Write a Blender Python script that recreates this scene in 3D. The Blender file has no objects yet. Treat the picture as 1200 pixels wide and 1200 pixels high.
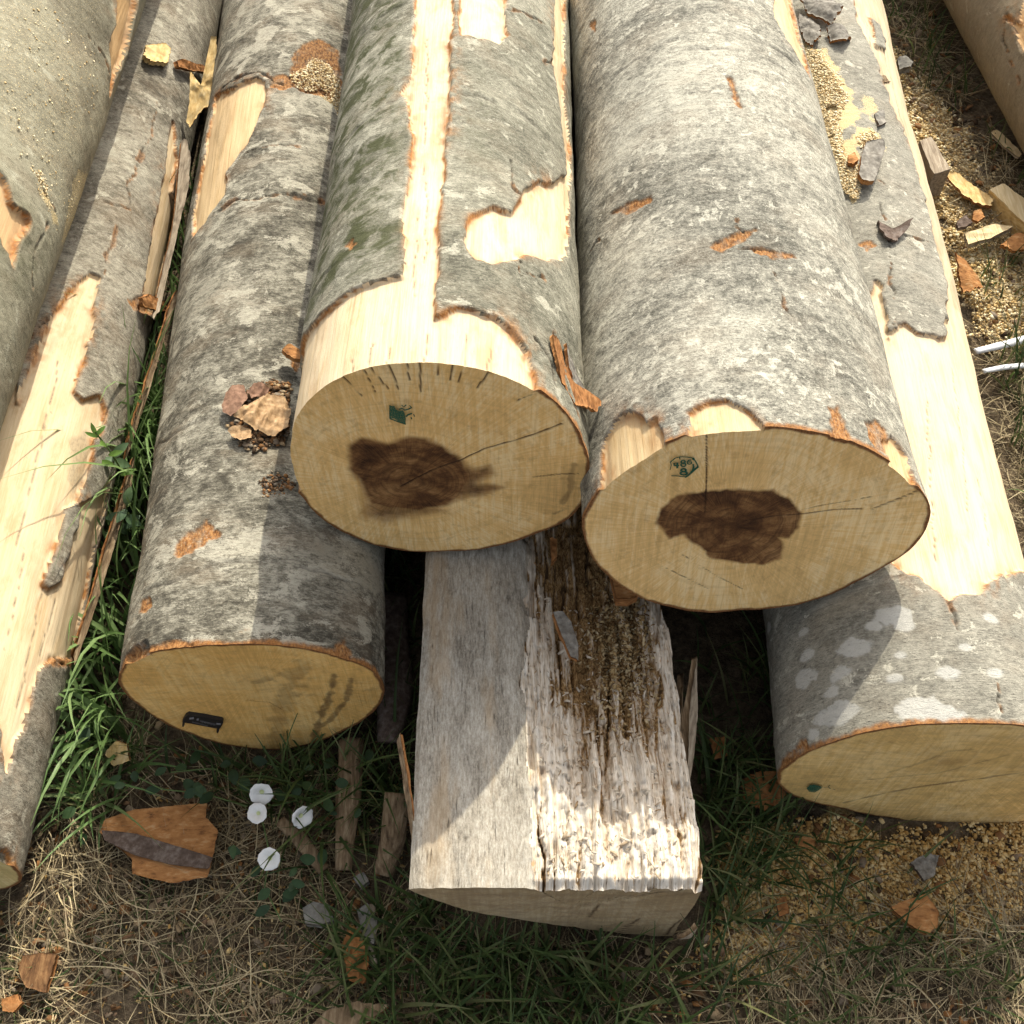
import bpy, math, random
import numpy as np
from mathutils import Vector, Matrix
random.seed(7); rng = np.random.default_rng(11)
S = bpy.context.scene
COL = S.collection

# ------------------------------------------------------------------ camera model
PITCH = math.radians(56.9523); FPX = 1278.5755; EYE = np.array([0, 0, 1.65])
CP, SP = math.cos(PITCH), math.sin(PITCH)
RIGHT = np.array([1., 0, 0]); UP = np.array([0, SP, CP]); FWD = np.array([0, CP, -SP])
def ray(p):
    p = np.atleast_2d(np.asarray(p, float))[:, :2]
    d = RIGHT*((p[:, :1]-600)/FPX) + UP*((600-p[:, 1:2])/FPX) + FWD
    return d/np.linalg.norm(d, axis=1)[:, None]
def gp(p, h=0.0):
    d = ray(p); t = (h-EYE[2])/d[:, 2]
    return EYE + d*t[:, None]

# ------------------------------------------------------------------ noise
def _h(ix, iy, iz, seed):
    with np.errstate(over='ignore'):
        n = ix.astype(np.uint32)*np.uint32(374761393) + iy.astype(np.uint32)*np.uint32(668265263) + iz.astype(np.uint32)*np.uint32(2147483647) + np.uint32(seed*144665+17)
        n = (n ^ (n >> np.uint32(13)))*np.uint32(1274126177)
        n = (n ^ (n >> np.uint32(16)))*np.uint32(2246822519)
        n = n ^ (n >> np.uint32(15))
    return (n & np.uint32(0xffffff)).astype(np.float32)/np.float32(0xffffff)
def vnoise(P, seed=0):
    P = np.asarray(P, np.float32) + np.float32(1000)
    i = np.floor(P).astype(np.int64); f = P-i; f = f*f*(3-2*f)
    r = 0
    for dx in (0, 1):
        wx = f[:, 0] if dx else 1-f[:, 0]
        for dy in (0, 1):
            wy = f[:, 1] if dy else 1-f[:, 1]
            for dz in (0, 1):
                wz = f[:, 2] if dz else 1-f[:, 2]
                r = r + wx*wy*wz*_h(i[:, 0]+dx, i[:, 1]+dy, i[:, 2]+dz, seed)
    return r
def fbm(P, octv=3, seed=0, gain=.5):
    a, t, r = 1., 0., 0.
    P = np.asarray(P, np.float32)
    for k in range(octv):
        r = r + a*vnoise(P, seed+k*7); t += a; a *= gain; P = P*np.float32(2.03)
    return r/t            # 0..1
def ss(a, b, x):
    t = np.clip((x-a)/(b-a), 0, 1); return t*t*(3-2*t)

def poly_sd(P, poly):
    """signed distance of points to a polygon (negative inside)"""
    poly = np.asarray(poly, float); n = len(poly)
    d2 = np.full(len(P), 1e9); ins = np.zeros(len(P), bool)
    for i in range(n):
        a, b = poly[i], poly[(i+1) % n]
        e = b-a; w = P-a
        t = np.clip((w@e)/max(e@e, 1e-12), 0, 1)
        q = w-t[:, None]*e
        d2 = np.minimum(d2, (q*q).sum(1))
        c = ((a[1] > P[:, 1]) != (b[1] > P[:, 1]))
        with np.errstate(divide='ignore', invalid='ignore'):
            x = a[0]+(P[:, 1]-a[1])*(b[0]-a[0])/(b[1]-a[1])
        ins ^= c & (P[:, 0] < x)
    d = np.sqrt(d2)
    return np.where(ins, -d, d)
def poly_sd_box(P, poly, margin=.05):
    poly = np.asarray(poly, float)
    lo, hi = poly.min(0)-margin, poly.max(0)+margin
    m = ((P > lo) & (P < hi)).all(1)
    out = np.full(len(P), margin)
    if m.any(): out[m] = poly_sd(P[m], poly)
    return out
def line_d(P, line):
    line = np.asarray(line, float); d2 = np.full(len(P), 1e9)
    for a, b in zip(line[:-1], line[1:]):
        e = b-a; w = P-a; t = np.clip((w@e)/max(e@e, 1e-12), 0, 1); q = w-t[:, None]*e
        d2 = np.minimum(d2, (q*q).sum(1))
    return np.sqrt(d2)

# ------------------------------------------------------------------ objects
def mesh(name, V, F, mats, parent=None, uv=None, attrs=None, midx=None, smooth=True):
    V = np.asarray(V, np.float32); F = np.asarray(F, np.int32)
    me = bpy.data.meshes.new(name)
    k = F.shape[1]; n = len(F)
    me.vertices.add(len(V)); me.vertices.foreach_set('co', V.ravel())
    me.loops.add(n*k); me.loops.foreach_set('vertex_index', F.ravel())
    me.polygons.add(n); me.polygons.foreach_set('loop_start', np.arange(n, dtype=np.int32)*k)
    if midx is not None: me.polygons.foreach_set('material_index', np.asarray(midx, np.int32))
    me.polygons.foreach_set('use_smooth', np.full(n, smooth))
    if not isinstance(mats, (list, tuple)): mats = [mats]
    for m in mats: me.materials.append(m)
    if uv is not None:
        l = me.uv_layers.new(name='UVMap'); l.data.foreach_set('uv', np.asarray(uv, np.float32)[F.ravel()].ravel())
    for nm, a in (attrs or {}).items():
        at = me.color_attributes.new(nm, 'FLOAT_COLOR', 'POINT')
        at.data.foreach_set('color', np.asarray(a, np.float32).ravel())
    me.update(calc_edges=True); me.validate()
    o = bpy.data.objects.new(name, me); COL.objects.link(o)
    if parent is not None: o.parent = parent
    return o
def tag(o, label=None, cat=None, group=None, kind=None):
    if label: o['label'] = label
    if cat: o['category'] = cat
    if group: o['group'] = group
    if kind: o['kind'] = kind
    return o
def empty(name, loc=(0, 0, 0)):
    o = bpy.data.objects.new(name, None); COL.objects.link(o); o.location = loc; o.empty_display_size = .05; return o
def compact(V, F, *arrs):
    used = np.zeros(len(V), bool); used[F.ravel()] = True
    mp = np.cumsum(used)-1
    return [V[used], mp[F]] + [a[used] for a in arrs]
def grid_faces(nr, nc, closed=False, off=0):
    r = np.arange(nr-1)[:, None]; c = np.arange(nc if closed else nc-1)[None, :]
    c2 = (c+1) % nc
    return (off+np.stack([r*nc+c, r*nc+c2, (r+1)*nc+c2, (r+1)*nc+c], -1)).reshape(-1, 4)

# ------------------------------------------------------------------ node helper
class NT:
    def __init__(s, name):
        s.m = bpy.data.materials.new(name); s.m.use_nodes = True
        s.t = s.m.node_tree; s.t.nodes.clear()
        s.out = s.t.nodes.new('ShaderNodeOutputMaterial')
    def new(s, ty, **kw):
        n = s.t.nodes.new('ShaderNode'+ty)
        for k, v in kw.items(): setattr(n, k, v)
        return n
    def put(s, sock, v):
        if v is None: return
        if hasattr(v, 'links') or isinstance(v, bpy.types.NodeSocket): s.t.links.new(v, sock)
        else:
            if isinstance(v, tuple) and len(v) == 3 and sock.type == 'RGBA': v = v+(1,)
            sock.default_value = v
    def uv(s): return s.new('TexCoord').outputs['UV']
    def obj(s): return s.new('TexCoord').outputs['Object']
    def map(s, v, scale=(1, 1, 1), loc=(0, 0, 0), rot=(0, 0, 0)):
        n = s.new('Mapping'); s.put(n.inputs['Vector'], v); n.inputs['Scale'].default_value = scale; n.inputs['Location'].default_value = loc; n.inputs['Rotation'].default_value = rot
        return n.outputs[0]
    def noise(s, v, scale=1, detail=4, rough=.55, dist=0):
        n = s.new('TexNoise'); s.put(n.inputs['Vector'], v); n.inputs['Scale'].default_value = scale; n.inputs['Detail'].default_value = detail
        n.inputs['Roughness'].default_value = rough; n.inputs['Distortion'].default_value = dist
        return n.outputs['Fac']
    def voro(s, v, scale=1, feature='F1', rand=1):
        n = s.new('TexVoronoi', feature=feature); s.put(n.inputs['Vector'], v); n.inputs['Scale'].default_value = scale
        n.inputs['Randomness'].default_value = rand
        return n.outputs['Distance']
    def ramp(s, f, stops, interp='LINEAR'):
        n = s.new('ValToRGB'); s.put(n.inputs[0], f); cr = n.color_ramp; cr.interpolation = interp
        while len(cr.elements) > len(stops): cr.elements.remove(cr.elements[-1])
        while len(cr.elements) < len(stops): cr.elements.new(.5)
        for e, (p, c) in zip(cr.elements, stops):
            e.position = p; e.color = (c, c, c, 1) if not isinstance(c, tuple) else c+(1,)
        return n.outputs[0]
    def mr(s, f, a, b, c=0., d=1.):
        n = s.new('MapRange'); n.interpolation_type = 'SMOOTHSTEP'
        s.put(n.inputs[0], f)
        for i, v in enumerate((a, b, c, d)): n.inputs[i+1].default_value = v
        return n.outputs[0]
    def mix(s, f, a, b, blend='MIX'):
        n = s.new('Mix', data_type='RGBA', blend_type=blend)
        s.put(n.inputs[0], f); s.put(n.inputs[6], a); s.put(n.inputs[7], b)
        return n.outputs[2]
    def ma(s, op, a, b=None, c=None, clamp=False):
        n = s.new('Math', operation=op); n.use_clamp = clamp
        s.put(n.inputs[0], a)
        if b is not None: s.put(n.inputs[1], b)
        if c is not None: s.put(n.inputs[2], c)
        return n.outputs[0]
    def attr(s, name):
        n = s.new('Attribute', attribute_name=name)
        sp = s.new('SeparateColor'); s.t.links.new(n.outputs['Color'], sp.inputs[0])
        return sp.outputs[0], sp.outputs[1], sp.outputs[2], n.outputs['Alpha']
    def bump(s, h, dist=.002, strength=1., normal=None):
        n = s.new('Bump'); s.put(n.inputs['Height'], h); n.inputs['Distance'].default_value = dist; n.inputs['Strength'].default_value = strength
        if normal is not None: s.put(n.inputs['Normal'], normal)
        return n.outputs[0]
    def bsdf(s, color, rough=.85, normal=None, spec=.25, **kw):
        n = s.new('BsdfPrincipled'); s.put(n.inputs['Base Color'], color); s.put(n.inputs['Roughness'], rough)
        n.inputs['Specular IOR Level'].default_value = spec
        if normal is not None: s.put(n.inputs['Normal'], normal)
        for k, v in kw.items(): s.put(n.inputs[k], v)
        s.t.links.new(n.outputs[0], s.out.inputs[0])
        return n

# ------------------------------------------------------------------ materials
INNER = (.30, .115, .032)
def rim_overlay(t, col, uv, A, wood=False):
    """orange inner bark at torn edges, scuffs, dark marks"""
    peel, rim, scar, dark = A
    f = t.noise(t.map(uv, (260, 140, 1)), 1, 4, .65)
    orange = t.ramp(f, [(.25, (.10, .036, .012)), (.5, (.33, .135, .035)), (.75, (.50, .25, .08))])
    rf = t.ma('MULTIPLY', rim, t.mr(f, .2, .5, .55, 1.), clamp=True)
    col = t.mix(rf, col, orange)
    sc = t.ma('MULTIPLY', scar, t.mr(t.noise(t.map(uv, (420, 200, 1)), 1, 4, .7), .3, .52, .5, 1.), clamp=True)
    col = t.mix(sc, col, t.ramp(f, [(.34, (.12, .045, .014)), (.52, (.36, .165, .055)), (.70, (.52, .30, .12))]))
    dk = t.ma('MULTIPLY', dark, t.mr(f, .25, .6, 1, .55), clamp=True)
    col = t.mix(dk, col, (.035, .024, .016))
    return col

def bark_mat(name, lo, mid, hi, seed=0, lichen=.5, lich_col=(.52, .51, .46), lich_scale=(26, 60), spots=.5, streak=(150, 310), contrast=1., warm=0., tone=(3, 4), fine=1., wmd=.24):
    lo, mid, hi, lich_col = [tuple(a*b for a, b in zip(c, (1.03, 1., .875))) for c in (lo, mid, hi, lich_col)]
    t = NT(name); uv = t.uv(); L = (seed*3.7, seed*1.9, 0)
    n_st = t.noise(t.map(uv, (streak[0]*1.1, streak[1]*.8, 1), L), 1, 6, .74)
    n_fi = t.noise(t.map(uv, (360, 540, 1), L), 1, 4, .78)
    n_md = t.noise(t.map(uv, (21, 31, 1), L), 1, 8, .72, .35)
    n_lg = t.noise(t.map(uv, tone+(1,), L), 1, 4, .6)
    n_m2 = t.noise(t.map(uv, (66, 92, 1), (L[0]+1, 4, 0)), 1, 6, .74, .15)
    f = t.ma('ADD', t.ma('MULTIPLY', n_st, .26), t.ma('MULTIPLY', n_md, wmd))
    f = t.ma('ADD', f, t.ma('MULTIPLY', n_m2, .28))
    f = t.ma('ADD', f, t.ma('MULTIPLY', n_fi, (.46-wmd)*fine))
    f = t.ma('ADD', f, (.46-wmd)*.5*(1-fine))
    f = t.ma('ADD', f, t.ma('MULTIPLY', t.ma('SUBTRACT', n_lg, .5), .30))
    lb0 = t.noise(t.map(uv, (5, 8, 1), (L[0]+11, 1, 0)), 1, 4, .6)
    f = t.ma('MULTIPLY_ADD', t.ma('SUBTRACT', f, .5), contrast*1.15, .5)
    col = t.ramp(f, [(.36, lo), (.50, mid), (.63, hi)])
    # brownish / pinkish drift
    w = t.noise(t.map(uv, (9, 14, 1), (L[0]+5, 2, 0)), 1, 4, .6)
    col = t.mix(t.mr(w, .48, .68, 0, .35+warm), col, t.mix(.5, col, (.26, .19, .12)))
    # fine dark horizontal dashes (beech lenticels)
    d1 = t.noise(t.map(uv, (90, 780, 1), (L[1], 3, 0)), 1, 4, .65)
    col = t.mix(t.mr(d1, .58, .66, 0, .6), col, (.06, .052, .045))
    d3 = t.noise(t.map(uv, (11, 330, 1), (L[1]+4, 6, 0)), 1, 5, .7)
    col = t.mix(t.ma('MULTIPLY', t.mr(d3, .52, .64, 0, .55), t.mr(lb0, .42, .6, .2, 1.)), col, t.mix(.6, col, (.04, .035, .03)))
    # dark crusty spots
    d2 = t.noise(t.map(uv, (55, 110, 1), (L[1]+9, 1, 0)), 1, 6, .78)
    col = t.mix(t.mr(d2, .60, .68, 0, spots), col, (.07, .062, .052))
    # pale lichen films
    ln = t.noise(t.map(uv, (lich_scale[0]*1.05, lich_scale[1]*.62, 1), (L[0]+2, 7, 0)), 1, 8, .68, .5)
    lb2 = t.noise(t.map(uv, (7, 11, 1), (L[0]+8, 3, 0)), 1, 4, .6)
    ln = t.ma('ADD', ln, t.ma('MULTIPLY', t.ma('SUBTRACT', lb2, .5), .42))
    lnf = t.ma('ADD', ln, t.ma('MULTIPLY', t.ma('SUBTRACT', n_fi, .5), .22))
    lf = t.mr(lnf, .63-.10*lichen, .67-.10*lichen, 0, .72)
    lf = t.ma('MULTIPLY', lf, t.mr(n_st, .30, .55, .35, 1.))
    col = t.mix(lf, col, lich_col)
    A = t.attr('mask'); g, dust, lich, wr = t.attr('mask2')
    gn = t.ma('MULTIPLY', g, t.mr(ln, .40, .54, 1, .12), clamp=True)
    col = t.mix(gn, col, t.mix(n_st, (.035, .038, .015), (.11, .115, .055)))
    lb = t.ma('MULTIPLY', lich, t.mr(n_fi, .22, .5, .5, 1.), clamp=True)
    col = t.mix(t.ma('MULTIPLY', lb, .82), col, (.52, .505, .45))
    col = t.mix(t.ma('MULTIPLY', wr, .8, clamp=True), col, (.055, .045, .036))
    dn = t.noise(t.map(uv, (420, 420, 1)), 1, 3, .6)
    df = t.mr(t.ma('ADD', dust, t.ma('MULTIPLY', t.ma('SUBTRACT', dn, .5), 1.6)), .42, .6, 0, .9)
    col = t.mix(t.ma('MULTIPLY', df, t.mr(dust, .0, .15)), col, t.mix(dn, (.50, .34, .13), (.80, .66, .38)))
    col = rim_overlay(t, col, uv, A)
    h = t.ma('ADD', t.ma('MULTIPLY', n_st, .6), t.ma('MULTIPLY', n_fi, .5))
    h = t.ma('ADD', h, t.ma('MULTIPLY', n_md, .8))
    h = t.ma('SUBTRACT', h, t.ma('MULTIPLY', t.mr(d1, .58, .68), .35))
    nb = t.bump(h, .0022, .9)
    t.bsdf(col, .88, nb, .18)
    return t.m

def wood_mat(name, lo=(.56, .36, .15), hi=(.86, .72, .46), seed=0, dirty=.4, streakcol=(.40, .20, .07)):
    t = NT(name); uv = t.uv(); L = (seed*2.3, seed*1.1, 0)
    g1 = t.noise(t.map(uv, (320, 9, 1), L), 1, 5, .65)
    g2 = t.noise(t.map(uv, (34, 6, 1), L), 1, 6, .66, .7)
    g3 = t.noise(t.map(uv, (900, 60, 1), L), 1, 3, .6)
    f = t.ma('ADD', t.ma('MULTIPLY', g1, .4), t.ma('MULTIPLY', g2, .6))
    hi = (hi[0]*.80, hi[1]*.745, hi[2]*.71); lo = (lo[0]*.55+hi[0]*.38, lo[1]*.55+hi[1]*.36, lo[2]*.55+hi[2]*.33)
    col = t.ramp(f, [(.36, tuple(c*.9 for c in lo)), (.48, tuple(.35*a+.65*b for a, b in zip(lo, hi))), (.58, hi)])
    col = t.mix(t.mr(g3, .58, .72, 0, .35), col, (.50, .32, .13))
    d = t.noise(t.map(uv, (30, 10, 1), (L[0]+4, 3, 0)), 1, 6, .68)
    col = t.mix(t.mr(d, .50, .68, 0, dirty), col, streakcol)
    sp = t.noise(t.map(uv, (240, 160, 1), (3, L[0], 0)), 1, 2, .5)
    col = t.mix(t.mr(sp, .70, .76, 0, .5*dirty), col, (.12, .06, .025))
    g, dust, lich, wr = t.attr('mask2')
    col = t.mix(t.ma('MULTIPLY', g, t.mr(g2, .3, .6, 1, .4), clamp=True), col, t.mix(g1, (.34, .24, .14), (.55, .44, .29)))
    col = rim_overlay(t, col, uv, t.attr('mask'), True)
    h = t.ma('ADD', t.ma('MULTIPLY', g1, .8), t.ma('MULTIPLY', d, .7))
    t.bsdf(col, .72, t.bump(h, .0014, .8), .25)
    return t.m

def cut_mat(name, base=(.60, .43, .19), pale=(.70, .55, .30), pith=(0, 0), seed=0, weather=0., saw_rot=.5, ringf=260, gray=0.):
    t = NT(name); uv = t.uv()
    loc = t.map(uv, (1, 1, 1), (-pith[0], -pith[1], 0))
    sp = t.new('SeparateXYZ'); t.put(sp.inputs[0], loc)
    ang = t.ma('ARCTAN2', sp.outputs[1], sp.outputs[0])
    rad = t.ma('SQRT', t.ma('ADD', t.ma('POWER', sp.outputs[0], 2.), t.ma('POWER', sp.outputs[1], 2.)))
    wob = t.noise(t.map(uv, (14, 14, 1), (seed, 2, 0)), 1, 3, .5)
    radw = t.ma('ADD', rad, t.ma('MULTIPLY', wob, .03))
    cb = t.new('CombineXYZ'); t.put(cb.inputs[0], t.ma('MULTIPLY', ang, 46.)); t.put(cb.inputs[1], t.ma('MULTIPLY', rad, 24.)); cb.inputs[2].default_value = seed
    rays = t.noise(cb.outputs[0], 1, 5, .7)
    cr = t.new('CombineXYZ'); t.put(cr.inputs[0], t.ma('MULTIPLY', radw, float(ringf))); t.put(cr.inputs[1], t.ma('MULTIPLY', ang, .6)); cr.inputs[2].default_value = seed+.5
    rings = t.noise(cr.outputs[0], 1, 3, .6)
    # chainsaw marks: faint arcs crossing the whole face, in two directions
    sw = t.noise(t.map(uv, (150, 7, 1), (seed, 0, 0), (0, 0, saw_rot)), 1, 4, .6, .3)
    sw2 = t.noise(t.map(uv, (420, 14, 1), (seed, 5, 0), (0, 0, saw_rot+.22)), 1, 3, .6)
    big = t.noise(t.map(uv, (9, 9, 1), (seed, 4, 0)), 1, 4, .6)
    med = t.noise(t.map(uv, (50, 50, 1), (seed, 9, 0)), 1, 5, .65)
    f = t.ma('ADD', t.ma('MULTIPLY', rays, .34), t.ma('MULTIPLY', sw, .30))
    f = t.ma('ADD', f, t.ma('MULTIPLY', big, .36))
    col = t.ramp(f, [(.40, tuple(c*.82 for c in base)), (.48, base), (.56, pale)])
    col = t.mix(t.mr(rings, .48, .62, 0, .20), col, tuple(c*.62 for c in base))
    col = t.mix(t.mr(sw2, .53, .66, 0, .30), col, tuple(c*.66 for c in base))
    col = t.mix(t.mr(med, .53, .68, 0, .36), col, (.40, .23, .08))
    if weather:
        wn = t.noise(t.map(uv, (22, 60, 1), (seed+2, 0, 0)), 1, 6, .7)
        col = t.mix(t.mr(wn, .40, .66, 0, weather), col, (.20, .13, .07))
    if gray: col = t.mix(gray, col, (.34, .28, .20))
    heart, crack, rim, stain = t.attr('mask')
    hn = t.ma('ADD', t.ma('MULTIPLY', rays, .4), t.ma('MULTIPLY', med, .6))
    hn = t.ma('ADD', hn, t.ma('MULTIPLY', t.ma('SUBTRACT', t.noise(t.map(uv, (13, 20, 1), (seed+3, 1, 0)), 1, 4, .55, .5), .5), 1.0))
    hcol = t.ramp(hn, [(.30, (.040, .017, .007)), (.45, (.115, .050, .018)), (.58, (.23, .115, .042)), (.70, (.36, .20, .08))])
    hw = t.noise(t.map(uv, (34, 34, 1), (seed+7, 1, 0)), 1, 5, .7)
    hcol = t.mix(t.mr(rings, .46, .62, 0, .5), hcol, (.060, .025, .010))
    hcol = t.mix(t.mr(rays, .52, .68, 0, .4), hcol, (.22, .11, .04))
    he = t.mr(t.ma('ADD', heart, t.ma('MULTIPLY', t.ma('SUBTRACT', hw, .5), .42)), .16, .74)
    col = t.mix(t.mr(heart, .02, .35, 0, .45), col, (.30, .15, .045))
    col = t.mix(he, col, hcol)
    col = t.mix(t.ma('MULTIPLY', stain, t.mr(med, .3, .6, .6, 1), clamp=True), col, (.10, .058, .028))
    col = t.mix(t.ma('MULTIPLY', crack, .92, clamp=True), col, (.045, .022, .010))
    rn = t.noise(t.map(uv, (300, 300, 1)), 1, 4, .7)
    col = t.mix(rim, col, t.ramp(rn, [(.3, (.07, .030, .012)), (.55, (.22, .095, .032)), (.75, (.34, .18, .08))]))
    h = t.ma('ADD', t.ma('MULTIPLY', sw2, .5), t.ma('MULTIPLY', rays, .5))
    h = t.ma('ADD', h, t.ma('MULTIPLY', sw, .7))
    t.bsdf(col, .74, t.bump(h, .0024, 1.), .22)
    return t.m

def simple_mat(name, cols, scale=(60, 60, 60), rough=.85, bump=.0015, spec=.2, detail=5, seed=0, trans=0.):
    t = NT(name); v = t.obj()
    n = t.noise(t.map(v, scale, (seed, seed*2, 0)), 1, detail, .65)
    k = len(cols); col = t.ramp(n, [(.28+.44*i/max(k-1, 1), c) for i, c in enumerate(cols)])
    t.bsdf(col, rough, t.bump(n, bump, .8) if bump else None, spec)
    return t.m
def tint_mat(name, cols, rough=.7, spec=.25, transl=0., patch=None):
    """colour from the per-piece random in attribute 'tint' (R), position along the piece in G"""
    t = NT(name); a, g, b, al = t.attr('tint'); k = len(cols)
    col = t.ramp(a, [(i/max(k-1, 1), c) for i, c in enumerate(cols)])
    n = t.noise(t.map(t.obj(), (170, 170, 170)), 1, 3, .6)
    col = t.mix(t.mr(n, .3, .7, 0, .4), col, t.mix(.5, col, (.0, .0, .0)))
    p = t.bsdf(col, rough, None, spec)
    if transl:
        tr = t.new('BsdfTranslucent'); t.put(tr.inputs[0], col)
        mx = t.new('MixShader'); mx.inputs[0].default_value = transl
        t.t.links.new(p.outputs[0], mx.inputs[1]); t.t.links.new(tr.outputs[0], mx.inputs[2]); t.t.links.new(mx.outputs[0], t.out.inputs[0])
    return t.m

M_INNER = simple_mat('inner_bark', [(.10, .04, .014), (.30, .13, .042), (.44, .22, .085)], (70, 70, 200), .85, .002)
M_INNER2 = simple_mat('inner_bark_bright', [(.11, .048, .019), (.31, .14, .048), (.42, .20, .07), (.50, .31, .15)], (50, 120, 50), .9, .003)
M_OUT = simple_mat('shard_outer_bark', [(.09, .078, .062), (.21, .19, .158), (.35, .325, .275)], (90, 90, 90), .9, .002)
M_OUTD = simple_mat('shard_dark_bark', [(.05, .035, .026), (.12, .085, .065), (.22, .18, .15)], (90, 90, 90), .9, .002)
M_CHIP = simple_mat('fresh_wood_chip', [(.42, .25, .08), (.62, .44, .19), (.74, .58, .32)], (120, 30, 120), .8, .001)
M_PALE = simple_mat('sawn_wood', [(.50, .36, .18), (.64, .50, .28), (.74, .62, .40)], (200, 12, 200), .8, .001)
M_GREYWOOD = simple_mat('weathered_wood', [(.12, .09, .06), (.30, .24, .17), (.46, .39, .29)], (160, 16, 160), .88, .002)
M_STICK = simple_mat('old_stick_wood', [(.07, .045, .025), (.22, .15, .085), (.38, .29, .18)], (150, 20, 150), .88, .003)
M_STONE = simple_mat('stone', [(.10, .093, .08), (.19, .18, .155), (.30, .285, .245)], (60, 60, 60), .9, .002)

# ------------------------------------------------------------------ logs
class Log:
    def __init__(s, P0, P1, r0, r1, length=4.0, outline=None, seed=1, blend=.45, oblique=0.):
        s.P0 = np.array(P0, float); d = np.array(P1, float)-s.P0; s.L0 = np.linalg.norm(d); s.a = d/s.L0
        s.u = np.cross(s.a, [0, 0, 1.]); s.u /= np.linalg.norm(s.u); s.v = np.cross(s.u, s.a)
        s.r0, s.r1, s.len, s.seed, s.blend = r0, r1, length, seed, blend
        s.rm = (r0+r1)/2; s.tb = math.tan(math.radians(oblique)); s.fade = .5
        s.tab = None
        if outline is not None:
            q = s.cap_xy(outline); th = np.arctan2(q[:, 0], q[:, 1]); rr = np.hypot(q[:, 0], q[:, 1])
            o = np.argsort(th); th, rr = th[o], rr[o]
            g = np.linspace(-np.pi, np.pi, 361)
            R = np.interp(g, np.r_[th-2*np.pi, th, th+2*np.pi], np.r_[rr, rr, rr])
            k = np.hanning(13); k /= k.sum(); R[:-1] = np.real(np.fft.ifft(np.fft.fft(R[:-1])*np.fft.fft(np.roll(np.r_[k, np.zeros(347)], -6)))); R[-1] = R[0]
            s.tab = (g, R)
    def cap_xy(s, px):
        d = ray(px); n = s.a-s.tb*s.v; t = ((s.P0-EYE)@n)/(d@n); q = EYE+d*t[:, None]-s.P0
        return np.stack([q@s.u, q@s.v], 1)
    def cap_pt(s, q, off=0.):
        """point of the (slightly oblique) saw cut, off metres out of the face"""
        return s.P0+q[:, :1]*s.u+q[:, 1:]*s.v+(q[:, 1:]*s.tb-off)*s.a
    def R(s, th, sv):
        r = s.r0+(s.r1-s.r0)*sv/s.L0
        if s.tab is not None:
            w = 1-ss(0, s.blend, sv)
            th = (th+np.pi) % (2*np.pi)-np.pi
            r = r+(np.interp(th, *s.tab)-s.r0)*w
        return r
    def pos(s, th, sv, r):
        th = np.asarray(th); sv = np.asarray(sv)
        sv = sv+np.cos(th)*np.asarray(r)*s.tb*np.clip(1-sv/s.fade, 0, 1)
        return s.P0+s.a*sv[..., None]+(s.u*np.sin(th)[..., None]+s.v*np.cos(th)[..., None])*np.asarray(r)[..., None]
    def pix(s, px):
        """pixel -> (theta, s) on the log's skin"""
        d = ray(px); w = EYE-s.P0
        dp = d-np.outer(d@s.a, s.a); wp = w-s.a*(w@s.a)
        r = np.full(len(d), s.rm)
        for _ in range(12):
            A = (dp*dp).sum(1); B = dp@wp; C = wp@wp-r*r
            disc = np.maximum(B*B-A*C, 0); t = (-B-np.sqrt(disc))/A
            q = w+d*t[:, None]; sv = q@s.a; th = np.arctan2(q@s.u, q@s.v); zt = (q@s.v)*s.tb; sv = np.where(sv < s.fade, (sv-zt)/(1-zt/s.fade), sv)
            r = .5*r+.5*s.R(th, np.maximum(sv, 0))
        return th, sv
    def uvp(s, pts):
        """list of pixel points, ('t', degrees, s) or (x, y, 'e') (run out over the cut end) -> metric (u, v)"""
        out = []
        for p in pts:
            if p[0] == 't': out.append((math.radians(p[1])*s.rm, p[2]))
            else:
                th, sv = s.pix([p[:2]])
                if len(p) == 3: sv = np.array([-.03])
                out.append((th[0]*s.rm, sv[0]))
        return np.array(out)
    def surf(s, px, lift=0.0):
        th, sv = s.pix(px); return s.pos(th, sv, s.R(th, sv)+lift), (s.u*np.sin(th)[:, None]+s.v*np.cos(th)[:, None])

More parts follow.
